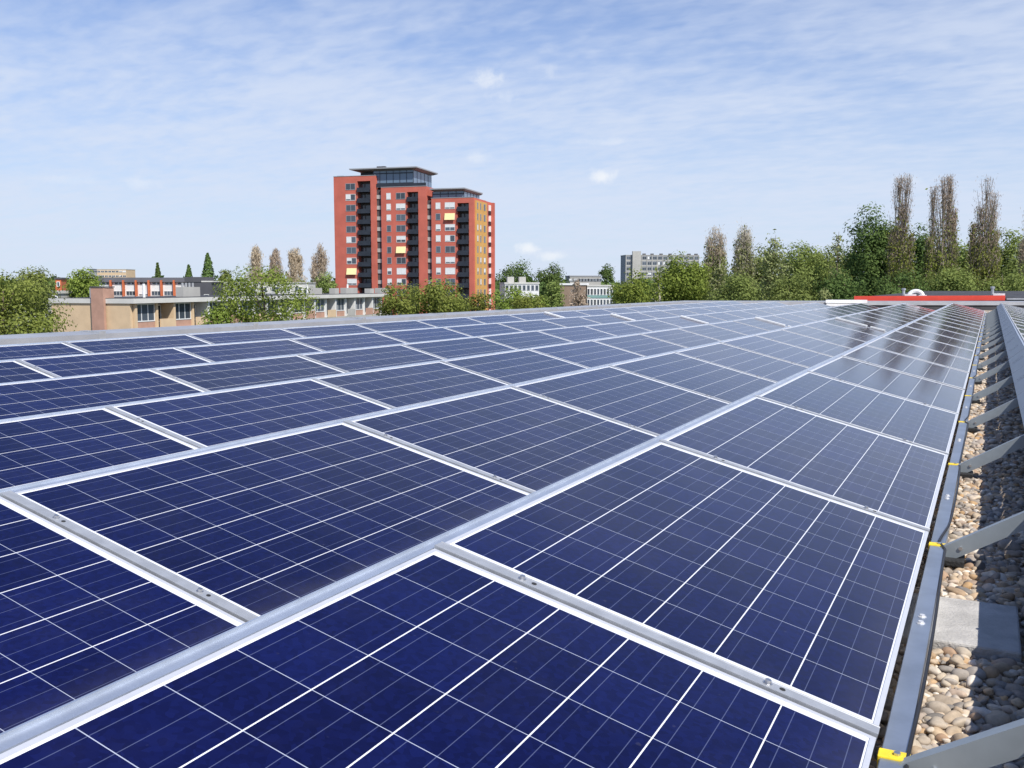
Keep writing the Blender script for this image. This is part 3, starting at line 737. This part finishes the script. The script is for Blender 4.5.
def terrace():
    """white terraced houses with orange fins, further back"""
    D0 = 215.0; p0 = at(98, 277.5, D0); F = Front(p0, YAW + R(2)); r = F.thing('terrace_houses', 'white row of terraced houses with orange dividing fins behind the beige flats', 'terraced houses')
    H = p0.z - GZ; pitch = 12.45/956*D0; n = 8; L = pitch*n
    MB().box(0, L, .3, 9, 0, H-1.0).obj('wall', M['frame_white'], r)
    MB().hexa([(-.2, -.2, H-1.0), (L+.2, -.2, H-1.0), (L+.2, 9, H-1.0), (-.2, 9, H-1.0), (-.1, .6, H), (L+.1, .6, H), (L+.1, 8, H), (-.1, 8, H)]).obj('roof', M['slate'], r)
    for i in range(n):
        a = pitch*(i+1); MB().box(a-.18, a+.18, -.5, .29, H-4.6, H-.6).obj('fin', M['orange_panel'], r)
        window(r, a-pitch*.62, H-1.35, .8, .62, .28, 'frame_white', 'pane_dark', 1, .05); window(r, a-pitch*.30, H-1.35, .6, .62, .28, 'frame_white', 'pane_dark', 1, .05)
        window(r, a-pitch/2, H-3.5, pitch*.72, 1.0, .28, 'frame_white', 'pane_dark' if i % 3 else 'pane_curtain', 3, .06)
        MB().box(a-pitch+.3, a-.3, -1.2, -1.1, H-4.9, H-4.15).obj('balcony', M['conc_light' if i % 2 else 'conc_grey'], r)
        window(r, a-pitch/2, H-5.7, pitch*.8, 1.0, -.3, 'frame_white', 'pane_dark', 3, .12)
    MB().box(0, L, -.25, .29, 0, H-5.2).obj('lower_wall', M['conc_grey'], r)
    # dark slate house end and cream neighbour
    p1 = at(185, 277.5, 190); F2 = Front(p1, YAW); r2 = F2.thing('slate_house', 'dark slate clad house end right of the white terrace', 'house'); H2 = p1.z - GZ + .1
    w = 26/956*190; MB().box(.0, w, 0, 8, 0, H2-1.0).obj('wall', M['slate'], r2); MB().box(-.1, w*.62, -.1, 8.1, H2-.997, H2).obj('roof', M['slate'], r2); MB().box(w*.45, w+.3, -.05, 8.2, H2-.99, H2-.75).obj('roof_edge', M['fascia_white'], r2)
    window(r2, w*.2, H2-3.2, 1.4, 1.0, -.02, 'frame_white', 'pane_dark', 2, .1); window(r2, w*.8, H2-3.8, 1.0, .8, -.02, 'frame_white', 'pane_dark', 1, .1)
    p3 = at(211, 282, 200); F3 = Front(p3, YAW); r3 = F3.thing('cream_house', 'cream low house with grey balcony beside the slate house', 'house'); H3 = p3.z - GZ
    w = 96/956*200; MB().box(0, w, 0, 8, 0, H3-.3).obj('wall', M['fascia_white'], r3); MB().box(-.1, w+.1, -.15, 8.1, H3-.297, H3).obj('roof', M['conc_light'], r3)
    for i in range(8): window(r3, 1.3+i*2.4, H3-1.5, 1.5, 1.1, -.02, 'frame_white', 'pane_dark', 2, .1)
    MB().box(.2, w*.7, -1.0, -.9, H3-3.2, H3-2.3).obj('balcony', M['conc_grey'], r3)
terrace()

def simple_block(name, label, px0, px1, py_top, D, depth, wall, rot=0, floors=3, nwin=8, fh=3.0, win=(1.2, 1.3), roof='conc_light', frame='frame_white', cat='building', drop=1.6, band=None):
    p0 = at(px0, py_top, D); F = Front(p0, YAW + R(rot)); r = F.thing(name, label, cat); H = p0.z - GZ
    Lw = F.az(px1, py_top)[0]
    MB().box(0, Lw, 0, depth, 0, H-.35).obj('wall', M[wall], r); MB().box(-.15, Lw+.15, -.15, depth+.1, H-.347, H).obj('roof', M[roof], r)
    for f_ in range(floors):
        for i in range(nwin):
            window(r, (i+.5)*Lw/nwin, H-drop-f_*fh, win[0], win[1], -.02, frame, 'pane_curtain' if rng.random() < .15 else 'pane_dark', 1 if win[0] < 1.5 else 2, .12)
        if band: MB().box(.1, Lw-.1, -.09, -.003, H-drop-f_*fh-win[1]/2-.75, H-drop-f_*fh-win[1]/2-.1).obj('band', M[band], r)
    return F, r, H, Lw
# white flats between the trees right of the tower
F_, r_, H_, L_ = simple_block('white_flats', 'small white block of flats half hidden by trees right of the tower', 505, 539, 282.4, 230, 10, 'frame_white', 8, 2, 8, 3.0, (.75, 1.3), 'fascia_white', 'frame_grey', 'flats', 1.3)
for px in (507.5, 519.3): a = F_.az(px, 279, 2)[0]; MB().box(a, a+1.6, 2, 4, H_+.005, H_+1.35).obj('roof_box', M['conc_light'], r_)
# brown gable with a window front
F_, r_, H_, L_ = simple_block('brown_building', 'brown brick building with a blank end wall and teal window front', 560.5, 586, 283.2, 175, 14, 'brown_brick', -6, 0, 1, 3, (1, 1), 'white_paint', 'frame_white', 'building', 1.6)
La = F_.az(613, 283.5)[0]
MB().box(L_+.18, La, .6, 14, 0, H_-.6).obj('front_wall', M['white_paint'], r_); MB().box(L_+.18, La+.2, .5, 14.1, H_-.597, H_-.3).obj('roof', M['fascia_white'], r_)
nw = 8
for f_ in range(3):
    for i in range(nw): window(r_, L_+.18+(i+.5)*(La-L_-.18)/nw, H_-1.55-f_*1.95, .42, 1.15, .57, 'frame_white', 'pane_dark', 1, .05)
    MB().box(L_+.25, La-.05, .50, .595, H_-2.65-f_*1.95, H_-2.2-f_*1.95).obj('band', M['teal'], r_)
simple_block('grey_building', 'pale grey flat building behind the brown brick one', 570, 601, 275.5, 300, 12, 'conc_light', 3, 2, 10, 3, (1.6, .9), 'conc_grey', 'frame_grey', 'building', 1.4)
# long slab of flats on the horizon
F_, r_, H_, L_ = simple_block('slab_flats', 'long grey slab of flats rising behind the trees', 626, 699, 254.8, 520, 13, 'conc_grey', 6, 6, 14, 2.9, (2.2, 1.7), 'conc_light', 'frame_grey', 'flats', 1.7, 'conc_light')
a0, a1 = F_.az(632, 254)[0], F_.az(640.3, 254)[0]
MB().box(a0, a1, -1.6, -.16, 0, H_+1.9).obj('lift_shaft', M['conc_light'], r_)
for px in (643, 651, 660, 669, 688, 695): a = F_.az(px, 254, 5)[0]; MB().box(a, a+1.6, 5, 6.5, H_+.005, H_+.9).obj('roof_unit', M['slate'], r_)
for i in range(15): a = i*L_/14; MB().box(a-.15, a+.15, -.25, -.151, 0, H_-.4).obj('pilaster', M['conc_light'], r_)
simple_block('far_offices', 'beige low office building on the far left horizon', 97, 126, 269.0, 620, 15, 'beige_brick', 0, 2, 8, 3, (2, 1.2), 'fascia_white', 'frame_white', 'offices', 1.6)
simple_block('blue_hall', 'blue grey hall left of the beige offices on the horizon', 87.5, 98.5, 269.0, 640, 15, 'conc_grey', 0, 1, 4, 3, (2, 1.2), 'slate', 'frame_grey', 'hall', 1.6)
simple_block('orange_house', 'orange brown house end between two trees at the far left', 55, 61, 277.5, 190, 6, 'orange_panel', 12, 1, 1, 3, (.6, 1), 'slate', 'frame_white', 'house', 1.3)
simple_block('pale_house', 'pale flat roofed house behind the large tree at far left', 22, 56, 291.0, 130, 8, 'conc_light', 0, 1, 4, 3, (1.6, 1.3), 'fascia_white', 'frame_white', 'house', 1.3)
#@@PLANTS
# ------------------------------------------------------------------ trees: trunk with limbs, crown of many small leaf faces gathered in clumps
def leaf_mat(name, c0, c1, c2, trans=.35):
    m = bpy.data.materials.new(name); m.use_nodes = True; t = NT(m.node_tree); t.n.clear()
    out = t.new('ShaderNodeOutputMaterial'); g = t.new('ShaderNodeNewGeometry'); oi = t.new('ShaderNodeObjectInfo')
    c = t.ramp(g.outputs['Random Per Island'], [(0, c0), (.5, c1), (1, c2)])
    hs = t.new('ShaderNodeHueSaturation'); t.put(hs.inputs['Color'], c)
    t.put(hs.inputs['Hue'], t.m('ADD', .49, t.m('MULTIPLY', oi.outputs['Random'], .02))); t.put(hs.inputs['Value'], t.m('ADD', .85, t.m('MULTIPLY', oi.outputs['Random'], .3)))
    d = t.new('ShaderNodeBsdfDiffuse'); tr = t.new('ShaderNodeBsdfTranslucent'); mx = t.new('ShaderNodeAddShader'); ts_ = t.new('ShaderNodeMix', data_type='RGBA'); ts_.inputs[0].default_value = 1 - trans*1.5; t.put(ts_.inputs[6], hs.outputs[0]); ts_.inputs[7].default_value = (0, 0, 0, 1)
    t.put(d.inputs[0], hs.outputs[0]); t.put(tr.inputs[0], ts_.outputs[2])
    t.l.new(d.outputs[0], mx.inputs[0]); t.l.new(tr.outputs[0], mx.inputs[1]); t.l.new(mx.outputs[0], out.inputs[0]); return m
M['leaf_bright'] = leaf_mat('bright_green_leaves', (0.098, 0.129, 0.027), (0.144, 0.191, 0.039), (0.195, 0.242, 0.058), .4)
M['leaf_mid'] = leaf_mat('mid_green_leaves', (0.098, 0.123, 0.036), (0.140, 0.174, 0.051), (0.187, 0.221, 0.072), .42)
M['leaf_dark'] = leaf_mat('dark_green_leaves', (.050, .078, .026), (.078, .118, .036), (.11, .155, .05), .4)
M['leaf_olive'] = leaf_mat('olive_spring_leaves', (0.098, 0.117, 0.027), (0.140, 0.160, 0.037), (0.179, 0.195, 0.055), .4)
M['leaf_pale'] = leaf_mat('pale_spring_leaves', (0.137, 0.155, 0.062), (0.186, 0.206, 0.087), (0.235, 0.249, 0.111))
M['twig_brown'] = leaf_mat('brown_budding_twigs', (0.279, 0.221, 0.164), (0.369, 0.303, 0.230), (0.451, 0.377, 0.295), .3)
M['twig_grey'] = leaf_mat('grey_bare_twigs', (0.306, 0.272, 0.221), (0.391, 0.348, 0.281), (0.476, 0.425, 0.340), .3)
M['bark'] = mat('bark', (.11, .085, .06), .9, 0, .25, 3); M['bark_pale'] = mat('pale_birch_bark', (.40, .36, .29), .85, 0, .25, 2.5, stain=.4)
M['bark_grey'] = mat('grey_poplar_bark', (.26, .22, .17), .9, 0, .2, 3)
M['bark_dark'] = mat('dark_bark', (.05, .04, .03), .9, 0, .25, 3)

def leaf_quads(P, N, S, aspect=1.6, up=0.0):
    """one small four-cornered leaf spray per point: P positions, N facing, S size"""
    n = len(P); rnd = rng.normal(size=(n, 3)); rnd[:, 2] += up
    a = rnd - N*(np.einsum('ij,ij->i', rnd, N)/np.maximum(1e-6, np.einsum('ij,ij->i', N, N)))[:, None]
    a /= np.linalg.norm(a, axis=1, keepdims=True) + 1e-9
    b = np.cross(N, a); b /= np.linalg.norm(b, axis=1, keepdims=True) + 1e-9
    la = (S*aspect*.5)[:, None]; lb = (S*.5)[:, None]
    V = np.stack([P - a*la, P - b*lb*rng.uniform(.6, 1.2, (n, 1)) + a*la*.1, P + a*la, P + b*lb*rng.uniform(.6, 1.2, (n, 1)) - a*la*.1], 1)
    return V.reshape(-1, 3), np.arange(4*n).reshape(n, 4)
def unit(n): d = rng.normal(size=(n, 3)); return d/np.linalg.norm(d, axis=1, keepdims=True)
def limbs(mb, h, r0, top, spread, n=6, base=.3):
    pts = [(0, 0, 0), (rng.normal(0, .01)*h, rng.normal(0, .01)*h, h*.33), (rng.normal(0, .02)*h, rng.normal(0, .02)*h, h*.66), (0, 0, top)]
    mb.tube(pts, [r0, r0*.8, r0*.5, r0*.12], 7)
    for i in range(n):
        z = h*(base + (.85-base)*i/max(1, n-1)); a = rng.uniform(0, 6.28); L = spread*(1.0-.5*i/n)*rng.uniform(.6, 1)
        mb.tube([(0, 0, z), (math.cos(a)*L*.5, math.sin(a)*L*.5, z+L*.35), (math.cos(a)*L, math.sin(a)*L, z+L*.95)], [r0*.35, r0*.22, r0*.06], 5, cap=False)
def broad_crown(rx, ry, z0, z1, leaf, dens, nclump, droop=0.0, gaps=0.0):
    """clumps spread through an egg-shaped volume; each clump is a shell of leaf sprays"""
    zc = z0 + (z1-z0)*.52; rz = (z1-z0)/2
    P, N, S = [], [], []
    rx, ry = rx*1.06, ry*1.06
    nclump = int(max(nclump, 40*max(1.0, rz/rx)))
    d = unit(nclump); rad = rng.uniform(.12, 1.0, nclump)**.5
    cen = d*rad[:, None]; k = .74
    cen[:, 0] *= rx*k; cen[:, 1] *= ry*k; cen[:, 2] *= rz*.86
    cr = rng.uniform(.24, .42, nclump)*min(rx, rz)
    for c, r in zip(cen, cr):
        if rng.random() < gaps: continue
        n = max(8, int(dens*1.25*(r/leaf)**2))
        u = unit(n); u[:, 2] += .12; rr = r*rng.uniform(.45, 1.12, n)
        p = c + u*rr[:, None]*np.array([1.1, 1.1, .85]); p[:, 2] -= droop*rr
        nn_ = u*.8 + np.array([0, 0, .25]) + c/np.array([rx, ry, rz])*.5 + rng.normal(0, .38, (n, 3)); nn_ /= np.linalg.norm(nn_, axis=1, keepdims=True)
        P.append(p); N.append(nn_); S.append(leaf*rng.uniform(.6, 1.35, n))
    P = np.concatenate(P); P[:, 2] += zc
    return leaf_quads(P, np.concatenate(N), np.concatenate(S))
def tree(name, label, px, D, wpx, ytop, kind='leaf_mid', leafpx=2.4, dens=3.2, nclump=34, ybot=None, bark='bark', gaps=0.0, group='trees beyond the roof', squash=1.0, cat='tree'):
    p = at(px, ytop, D); h = p.z - GZ; w = wpx/F_PX*D
    r = thing(name, label, cat, (p.x, p.y, GZ), (0, 0, 0), group)
    z0 = h*.12 if ybot is None else max(.4, at(px, ybot, D).z - GZ)
    mb = MB(); limbs(mb, h*.95, max(.12, h*.018), h*.9, w*.36); mb.obj('trunk', M[bark], r, smooth=True)
    V, F = broad_crown(w/2, w/2*squash, z0, h, leafpx*.78/F_PX*D, dens, nclump, gaps=gaps)
    link('crown', np_mesh('crown', V, F, M[kind]), r)
    return r
def poplar(name, label, px, D, wpx, ytop, top_kind='twig_brown', low_kind=None, split=.45, ncol=3, dens=1.0, group='tall narrow poplars beyond the roof', offs=None, leafpx=1.3):
    """upright branches, each wrapped in steep twigs; the lower part already in leaf"""
    p = at(px, ytop, D); h = p.z - GZ; w = wpx/F_PX*D; r = thing(name, label, 'poplar', (p.x, p.y, GZ), (0, 0, YAW), group)
    mb = MB(); tw = []; lf = []
    spires = offs or [(0, 1.0)] + [(rng.uniform(-.28, .28), rng.uniform(.80, .97)) for _ in range(ncol-1)]
    mb.tube([(0, 0, 0), (0, 0, h*.4), (0, 0, h*.92)], [max(.2, h*.014), h*.009, .03], 7)
    tp, tn, ts, lp_, ln, ls = [], [], [], [], [], []
    lw = leafpx/F_PX*D
    for (ox, fh) in spires:
        H = h*fh; x0, y0 = ox*w, rng.uniform(-.15, .15)*w
        mb.tube([(0, 0, h*.12), (x0*.7, y0*.7, h*.35), (x0, y0, H*.72), (x0, y0, H*.99)], [.14, .11, .06, .015], 5, cap=False)
        rw = w*(.5 - .70*abs(ox))*(1.32 if len(spires) > 1 else 1.0)
        nb = int(60*dens)
        for i in range(nb):
            z = H*rng.uniform(.10, .93); a = rng.uniform(0, 6.28)
            prof = rw*min(1.0, .10 + 1.5*(1-z/H)**.9)*min(1.0, .55 + 1.3*z/H)
            R_ = prof*rng.uniform(.2, 1.0)**.8; L = H*rng.uniform(.10, .22)
            b0 = np.array([x0 + math.cos(a)*R_*.25, y0 + math.sin(a)*R_*.25, z]); b1 = np.array([x0 + math.cos(a)*R_, y0 + math.sin(a)*R_, min(H, z+L)])
            mb.tube([b0, b1], [.05, .012], 3, cap=False)
            n = int(46*dens); u = rng.uniform(0, 1, n); q = b0 + (b1-b0)*u[:, None] + rng.normal(0, .10*rw+.06, (n, 3))
            low = (q[:, 2] < h*(split + rng.normal(0, .12, n))) if low_kind else np.zeros(n, bool)
            nn_ = rng.normal(size=(n, 3)); nn_[:, 2] *= .35; nn_ /= np.linalg.norm(nn_, axis=1, keepdims=True)
            sz = lw*rng.uniform(.5, 1.2, n)
            tp.append(q[~low]); tn.append(nn_[~low]); ts.append(sz[~low]*.34); lp_.append(q[low]); ln.append(nn_[low]); ls.append(sz[low]*1.35)
    mb.obj('trunk', M['bark_grey'], r)
    V, F = leaf_quads(np.concatenate(tp), np.concatenate(tn), np.concatenate(ts), 6.5, 2.6)
    link('crown', np_mesh('crown', V, F, M[top_kind]), r)
    if low_kind:
        V, F = leaf_quads(np.concatenate(lp_), np.concatenate(ln), np.concatenate(ls), 1.8, .6)
        link('lower_leaves', np_mesh('lower_leaves', V, F, M[low_kind]), r)
    return r
def birch(name, label, px, D, wpx, ytop, kind='leaf_pale', dens=.8, trunk=True, group='thin pale trees beyond the roof'):
    p = at(px, ytop, D); h = p.z - GZ; w = wpx/F_PX*D; r = thing(name, label, 'tree', (p.x, p.y, GZ), (0, 0, YAW), group)
    mb = MB(); k = rng.normal(0, .02)*h
    mb.tube([(0, 0, 0), (k*.3, 0, h*.3), (k, 0, h*.6), (0, 0, h*.98)], [.30, .24, .13, .02], 7)
    P, N, S = [], [], []; lw = 1.9/F_PX*D
    for i in range(int(46*dens)):
        z = h*rng.uniform(.25, .93); a = rng.uniform(0, 6.28); L = w*.5*min(1, 1.9*(1-z/h)**.7)*rng.uniform(.5, 1.05)
        pts = [np.array((0, 0, z)), np.array((math.cos(a)*L*.6, math.sin(a)*L*.6, z+L*.55)), np.array((math.cos(a)*L, math.sin(a)*L, z+L*.35))]
        mb.tube(pts, [.07, .035, .012], 4, cap=False)
        n = int(60*dens); u = rng.uniform(.25, 1, n)
        q = pts[0] + (pts[1]-pts[0])*np.minimum(u*1.6, 1)[:, None] + (pts[2]-pts[1])*np.maximum(0, u*1.6-1)[:, None] + rng.normal(0, .10*w*.5+.1, (n, 3))
        q[:, 2] -= rng.exponential(.05*h, n)*u
        nn_ = unit(n); P.append(q); N.append(nn_); S.append(lw*rng.uniform(.5, 1.2, n))
    mb.obj('trunk', M['bark_pale' if trunk else 'bark'], r, smooth=True)
    V, F = leaf_quads(np.concatenate(P), np.concatenate(N), np.concatenate(S), 1.9, .5); link('crown', np_mesh('crown', V, F, M[kind]), r)
    return r

# -- left of the tower
tree('broadleaf_tree', 'large olive green tree filling the left edge behind the parapet', 2, 52, 112, 270, 'leaf_olive', 2.6, 3.0, 46, 372, gaps=.05)
tree('broadleaf_tree', 'darker olive tree behind the large one at the left edge', 30, 100, 58, 265.5, 'leaf_mid', 2.2, 3.0, 26, 325)
tree('broadleaf_tree', 'bright bushy tree between the orange house and white terrace', 82, 135, 40, 268, 'leaf_bright', 2.0, 3.2, 30, 312)
tree('broadleaf_tree', 'light green spreading tree growing in front of the beige flats', 262, 76, 122, 269, 'leaf_bright', 2.2, 2.6, 52, 345, gaps=.10)
tree('broadleaf_tree', 'low bush at the left foot of the light green tree', 216, 74, 36, 306, 'leaf_bright', 2.2, 2.6, 14, 350)
tree('broadleaf_tree', 'small round green tree right of the tallest dark column tree', 225, 300, 19, 269.5, 'leaf_mid', 1.7, 3, 14, 290)
tree('broadleaf_tree', 'green tree standing just left of the tower foot', 326, 225, 26, 271, 'leaf_mid', 1.8, 3, 20, 300)
tree('broadleaf_tree', 'wide olive tree before the right foot of the tower', 435, 118, 92, 279.5, 'leaf_olive', 2.1, 3.2, 70, 330)
tree('broadleaf_tree', 'smaller olive tree before the middle of the tower', 394, 112, 44, 285, 'leaf_olive', 2.1, 3.0, 40, 330)
tree('broadleaf_tree', 'reddish olive bush at the foot of the ochre tower side', 478, 150, 26, 291, 'leaf_olive', 1.9, 3, 12, 320)
for px, w, y, lab in ((157.5, 8, 263.5, 'small dark pointed tree above the middle of the white terrace'), (188.5, 11, 265.5, 'dark pointed tree over the slate house'), (207.5, 15, 253.5, 'tallest dark column tree on the left horizon')):
    p = at(px, y, 300); h = p.z-GZ; r = thing('column_tree', lab, 'tree', (p.x, p.y, GZ), (0, 0, 0), 'dark column trees on the left horizon')
    MB().tube([(0, 0, 0), (0, 0, h*.9)], [.3, .05], 6).obj('trunk', M['bark_dark'], r)
    n = 1500; z = rng.uniform(.05, 1, n)**.9; a = rng.uniform(0, 6.28, n); ww = w/F_PX*300/2
    rr = ww*np.minimum(1, 1.9*(1-z)**.7)*np.minimum(1, .55+z)*rng.uniform(.55, 1.05, n)
    P = np.stack([np.cos(a)*rr, np.sin(a)*rr, z*h], 1); N = np.stack([np.cos(a), np.sin(a), .4+0*a], 1) + rng.normal(0, .4, (n, 3)); N /= np.linalg.norm(N, axis=1, keepdims=True)
    V, F = leaf_quads(P, N, .55*rng.uniform(.6, 1.3, n), 1.8, 1.0); link('crown', np_mesh('crown', V, F, M['leaf_dark']), r)
for px, w, y, lab in ((256, 17, 247, 'brown poplar furthest left of the four on the horizon'), (277, 16, 250, 'brown split-topped poplar second of the four on the horizon'), (295, 17, 249, 'brown poplar third of the four on the horizon'), (320, 20, 246, 'brown poplar standing closest to the tower')):
    poplar('poplar_tree', lab, px, 330, w, y, 'twig_brown', None, .3, 4, .8, 'brown poplars on the left horizon', None, 1.7)
# -- between the tower and the right-hand wood
tree('broadleaf_tree', 'dark green tree directly right of the tower', 515, 300, 42, 261, 'leaf_dark', 1.7, 3, 30, 302)
tree('broadleaf_tree', 'second dark green tree right of the tower', 552, 300, 34, 262.5, 'leaf_dark', 1.7, 3, 24, 302)
tree('broadleaf_tree', 'bright bushes in front of the small white flats', 516, 140, 66, 284, 'leaf_bright', 2.0, 3, 34, 330)
tree('broadleaf_tree', 'yellowish bush in front of the small white flats', 530, 120, 46, 293, 'leaf_olive', 2.0, 3, 20, 330)
tree('broadleaf_tree', 'dark rounded tree left of the brown brick building', 552, 150, 28, 278, 'leaf_mid', 2.0, 3, 20, 325)
birch('birch_tree', 'sparse brownish tree before the brown brick wall', 579, 140, 22, 276, 'twig_brown', .6, False)
tree('broadleaf_tree', 'small dark round tree above the roof of the brown building', 606.5, 255, 17, 264, 'leaf_dark', 1.7, 3.4, 14, 285)
tree('broadleaf_tree', 'bright green round tree left of the slab flats', 636, 118, 62, 271, 'leaf_bright', 2.1, 3.2, 40, 330)
tree('broadleaf_tree', 'large bright green dome tree in front of the slab flats', 684, 122, 60, 254.5, 'leaf_bright', 2.1, 3.2, 56, 320)
birch('birch_tree', 'tan-stemmed thin tree between the two bright green trees', 657, 108, 20, 262, 'leaf_olive', .45)
# -- the wood on the right
W_ = 'trees of the wood on the right'
poplar('poplar_tree', 'brown-topped broad poplar at the left end of the wood', 716, 150, 24, 228, 'twig_brown', 'leaf_mid', .66, 6, 1.0)
tree('broadleaf_tree', 'dark green tree under the brown-topped broad poplar', 716, 152, 26, 243, 'leaf_mid', 2.0, 3.2, 22, 305, group=W_)
birch('birch_tree', 'white-stemmed birch at the left end of the wood', 720, 108, 28, 258, 'leaf_pale', .8)
poplar('poplar_tree', 'pale budding poplar second from the left end of the wood', 744, 140, 25, 225.5, 'twig_grey', 'leaf_pale', .72, 6, 1.1, offs=[(0, 1), (-.2, .9), (.2, .92), (.1, .97), (-.1, .95)])
birch('birch_tree', 'light feathery tree right of the pale budding poplar', 776, 125, 40, 232, 'leaf_pale', 1.1, False)
tree('broadleaf_tree', 'green tree behind the light feathery tree', 768, 150, 40, 246, 'leaf_mid', 2.0, 3.2, 26, 310, group=W_)
tree('broadleaf_tree', 'mid green tree in the middle of the wood left', 800, 135, 54, 242, 'leaf_mid', 2.0, 3.2, 34, 310, group=W_)
tree('broadleaf_tree', 'mid green tree just left of the big dark tree', 828, 138, 54, 241, 'leaf_mid', 2.0, 3.2, 34, 310, group=W_)
birch('birch_tree', 'sparse pale tree rising left of the big dark tree', 839, 130, 26, 229, 'leaf_pale', .5, False)
tree('broadleaf_tree', 'big dark tree, tallest leafy tree of the wood', 876, 112, 64, 205, 'leaf_dark', 2.1, 3.6, 100, 325, bark='bark_dark', gaps=.06, group=W_)
tree('broadleaf_tree', 'dark tree right behind the tall brown poplar', 920, 118, 40, 217, 'leaf_dark', 2.1, 3.0, 30, 325, group=W_)
poplar('poplar_tree', 'tall brown poplar rising from the big dark tree', 903.5, 104, 25, 175.5, 'twig_brown', 'twig_olive' if 'twig_olive' in M else 'leaf_olive', .62, 3, 1.3, offs=[(-.12, .99), (.13, 1.0), (-.34, .74), (.36, .72), (.02, .86)])
poplar('poplar_tree', 'tall brown poplar with a split top, middle of three', 945.5, 104, 28, 175.5, 'twig_brown', 'leaf_olive', .60, 3, 1.3, offs=[(.22, 1.0), (.02, .99), (-.30, .95), (.38, .84), (-.46, .70)])
poplar('poplar_tree', 'tall brown poplar with side spires, right of three', 987.5, 104, 30, 178, 'twig_brown', 'leaf_olive', .60, 3, 1.3, offs=[(-.03, 1.0), (.18, .93), (-.38, .78), (.42, .74), (-.16, .86)])
tree('broadleaf_tree', 'green tree between the first two tall poplars', 930, 122, 42, 240, 'leaf_mid', 2.1, 3.0, 26, 325, group=W_)
tree('broadleaf_tree', 'green tree between the last two tall poplars', 966, 122, 44, 238, 'leaf_mid', 2.1, 3.0, 26, 325, group=W_)
tree('broadleaf_tree', 'dark green tree right of the last tall poplar', 1012, 112, 50, 227, 'leaf_mid', 2.1, 3.0, 36, 325, group=W_)
tree('broadleaf_tree', 'green tree outside the right edge of the wood', 1046, 118, 50, 232, 'leaf_mid', 2.1, 2.6, 26, 325, group=W_)
poplar('poplar_tree', 'brown poplar at the right edge of the picture', 1030, 104, 24, 208, 'twig_brown', 'leaf_olive', .55, 3, 1.0)
for px, D, w, y, k, lab in ((755, 160, 40, 250, 'leaf_mid', 'green tree filling the gap between the pale poplar and the feathery tree'), (812, 160, 46, 243, 'leaf_bright', 'yellow green tree behind the two mid green ones'),
                            (850, 140, 36, 246, 'leaf_mid', 'green tree against the left side of the big dark tree'), (893, 120, 34, 222, 'leaf_dark', 'dark tree behind the foot of the first tall poplar'),
                            (948, 125, 44, 243, 'leaf_bright', 'yellow green tree behind the middle tall poplar'), (986, 125, 48, 240, 'leaf_bright', 'yellow green tree behind the right tall poplar'), (700, 150, 30, 262, 'leaf_mid', 'green tree between the bright dome tree and the birch')):
    tree('broadleaf_tree', lab, px, D, w, y, k, 2.1, 3.1, 30, 320, group=W_)
for px, w, y, k, lab in ((735, 60, 272, 'leaf_mid', 'low undergrowth below the pale budding poplar'), (790, 60, 274, 'leaf_mid', 'low undergrowth below the light feathery tree'),
                         (845, 56, 268, 'leaf_dark', 'dark undergrowth left of the big dark tree'), (900, 60, 266, 'leaf_dark', 'dark undergrowth below the first tall poplar'),
                         (950, 62, 264, 'leaf_mid', 'green undergrowth below the middle tall poplar'), (1003, 64, 262, 'leaf_mid', 'green undergrowth below the right tall poplar')):
    tree('shrub', lab, px, 100, w, y, k, 2.0, 3.0, 26, 335, group='undergrowth of the wood', cat='shrub')
tree('shrub', 'small pale shrub showing above the parapet left of the red fascia', 825, 62, 17, 285, 'leaf_pale', 1.9, 3, 14, 335, group='undergrowth of the wood', cat='shrub')
# far woodland closing the horizon all round
def far_wood():
    P, N, S = [], [], []
    for i in range(420):
        x = rng.uniform(-60, 1100); D = rng.uniform(420, 760); y = 284.5 - rng.uniform(1.0, 9)*420/D
        c = at(x, y, D); h = c.z - GZ; n = 60; u = unit(n); u[:, 2] = abs(u[:, 2])
        P.append(np.array((c.x, c.y, 0)) + u*np.array([rng.uniform(6, 14), rng.uniform(6, 14), h])*rng.uniform(.8, 1.05, (n, 1)) + np.array((0, 0, GZ)))
        nn_ = u + rng.normal(0, .4, (n, 3)); N.append(nn_/np.linalg.norm(nn_, axis=1, keepdims=True)); S.append(rng.uniform(2.2, 4.5, n))
    V, F = leaf_quads(np.concatenate(P), np.concatenate(N), np.concatenate(S), 1.5)
    o = link('distant_wood', np_mesh('distant_wood', V, F, M['leaf_dark'])); tag(o, 'distant belt of trees along the whole horizon', 'wood', kind='stuff')
far_wood()
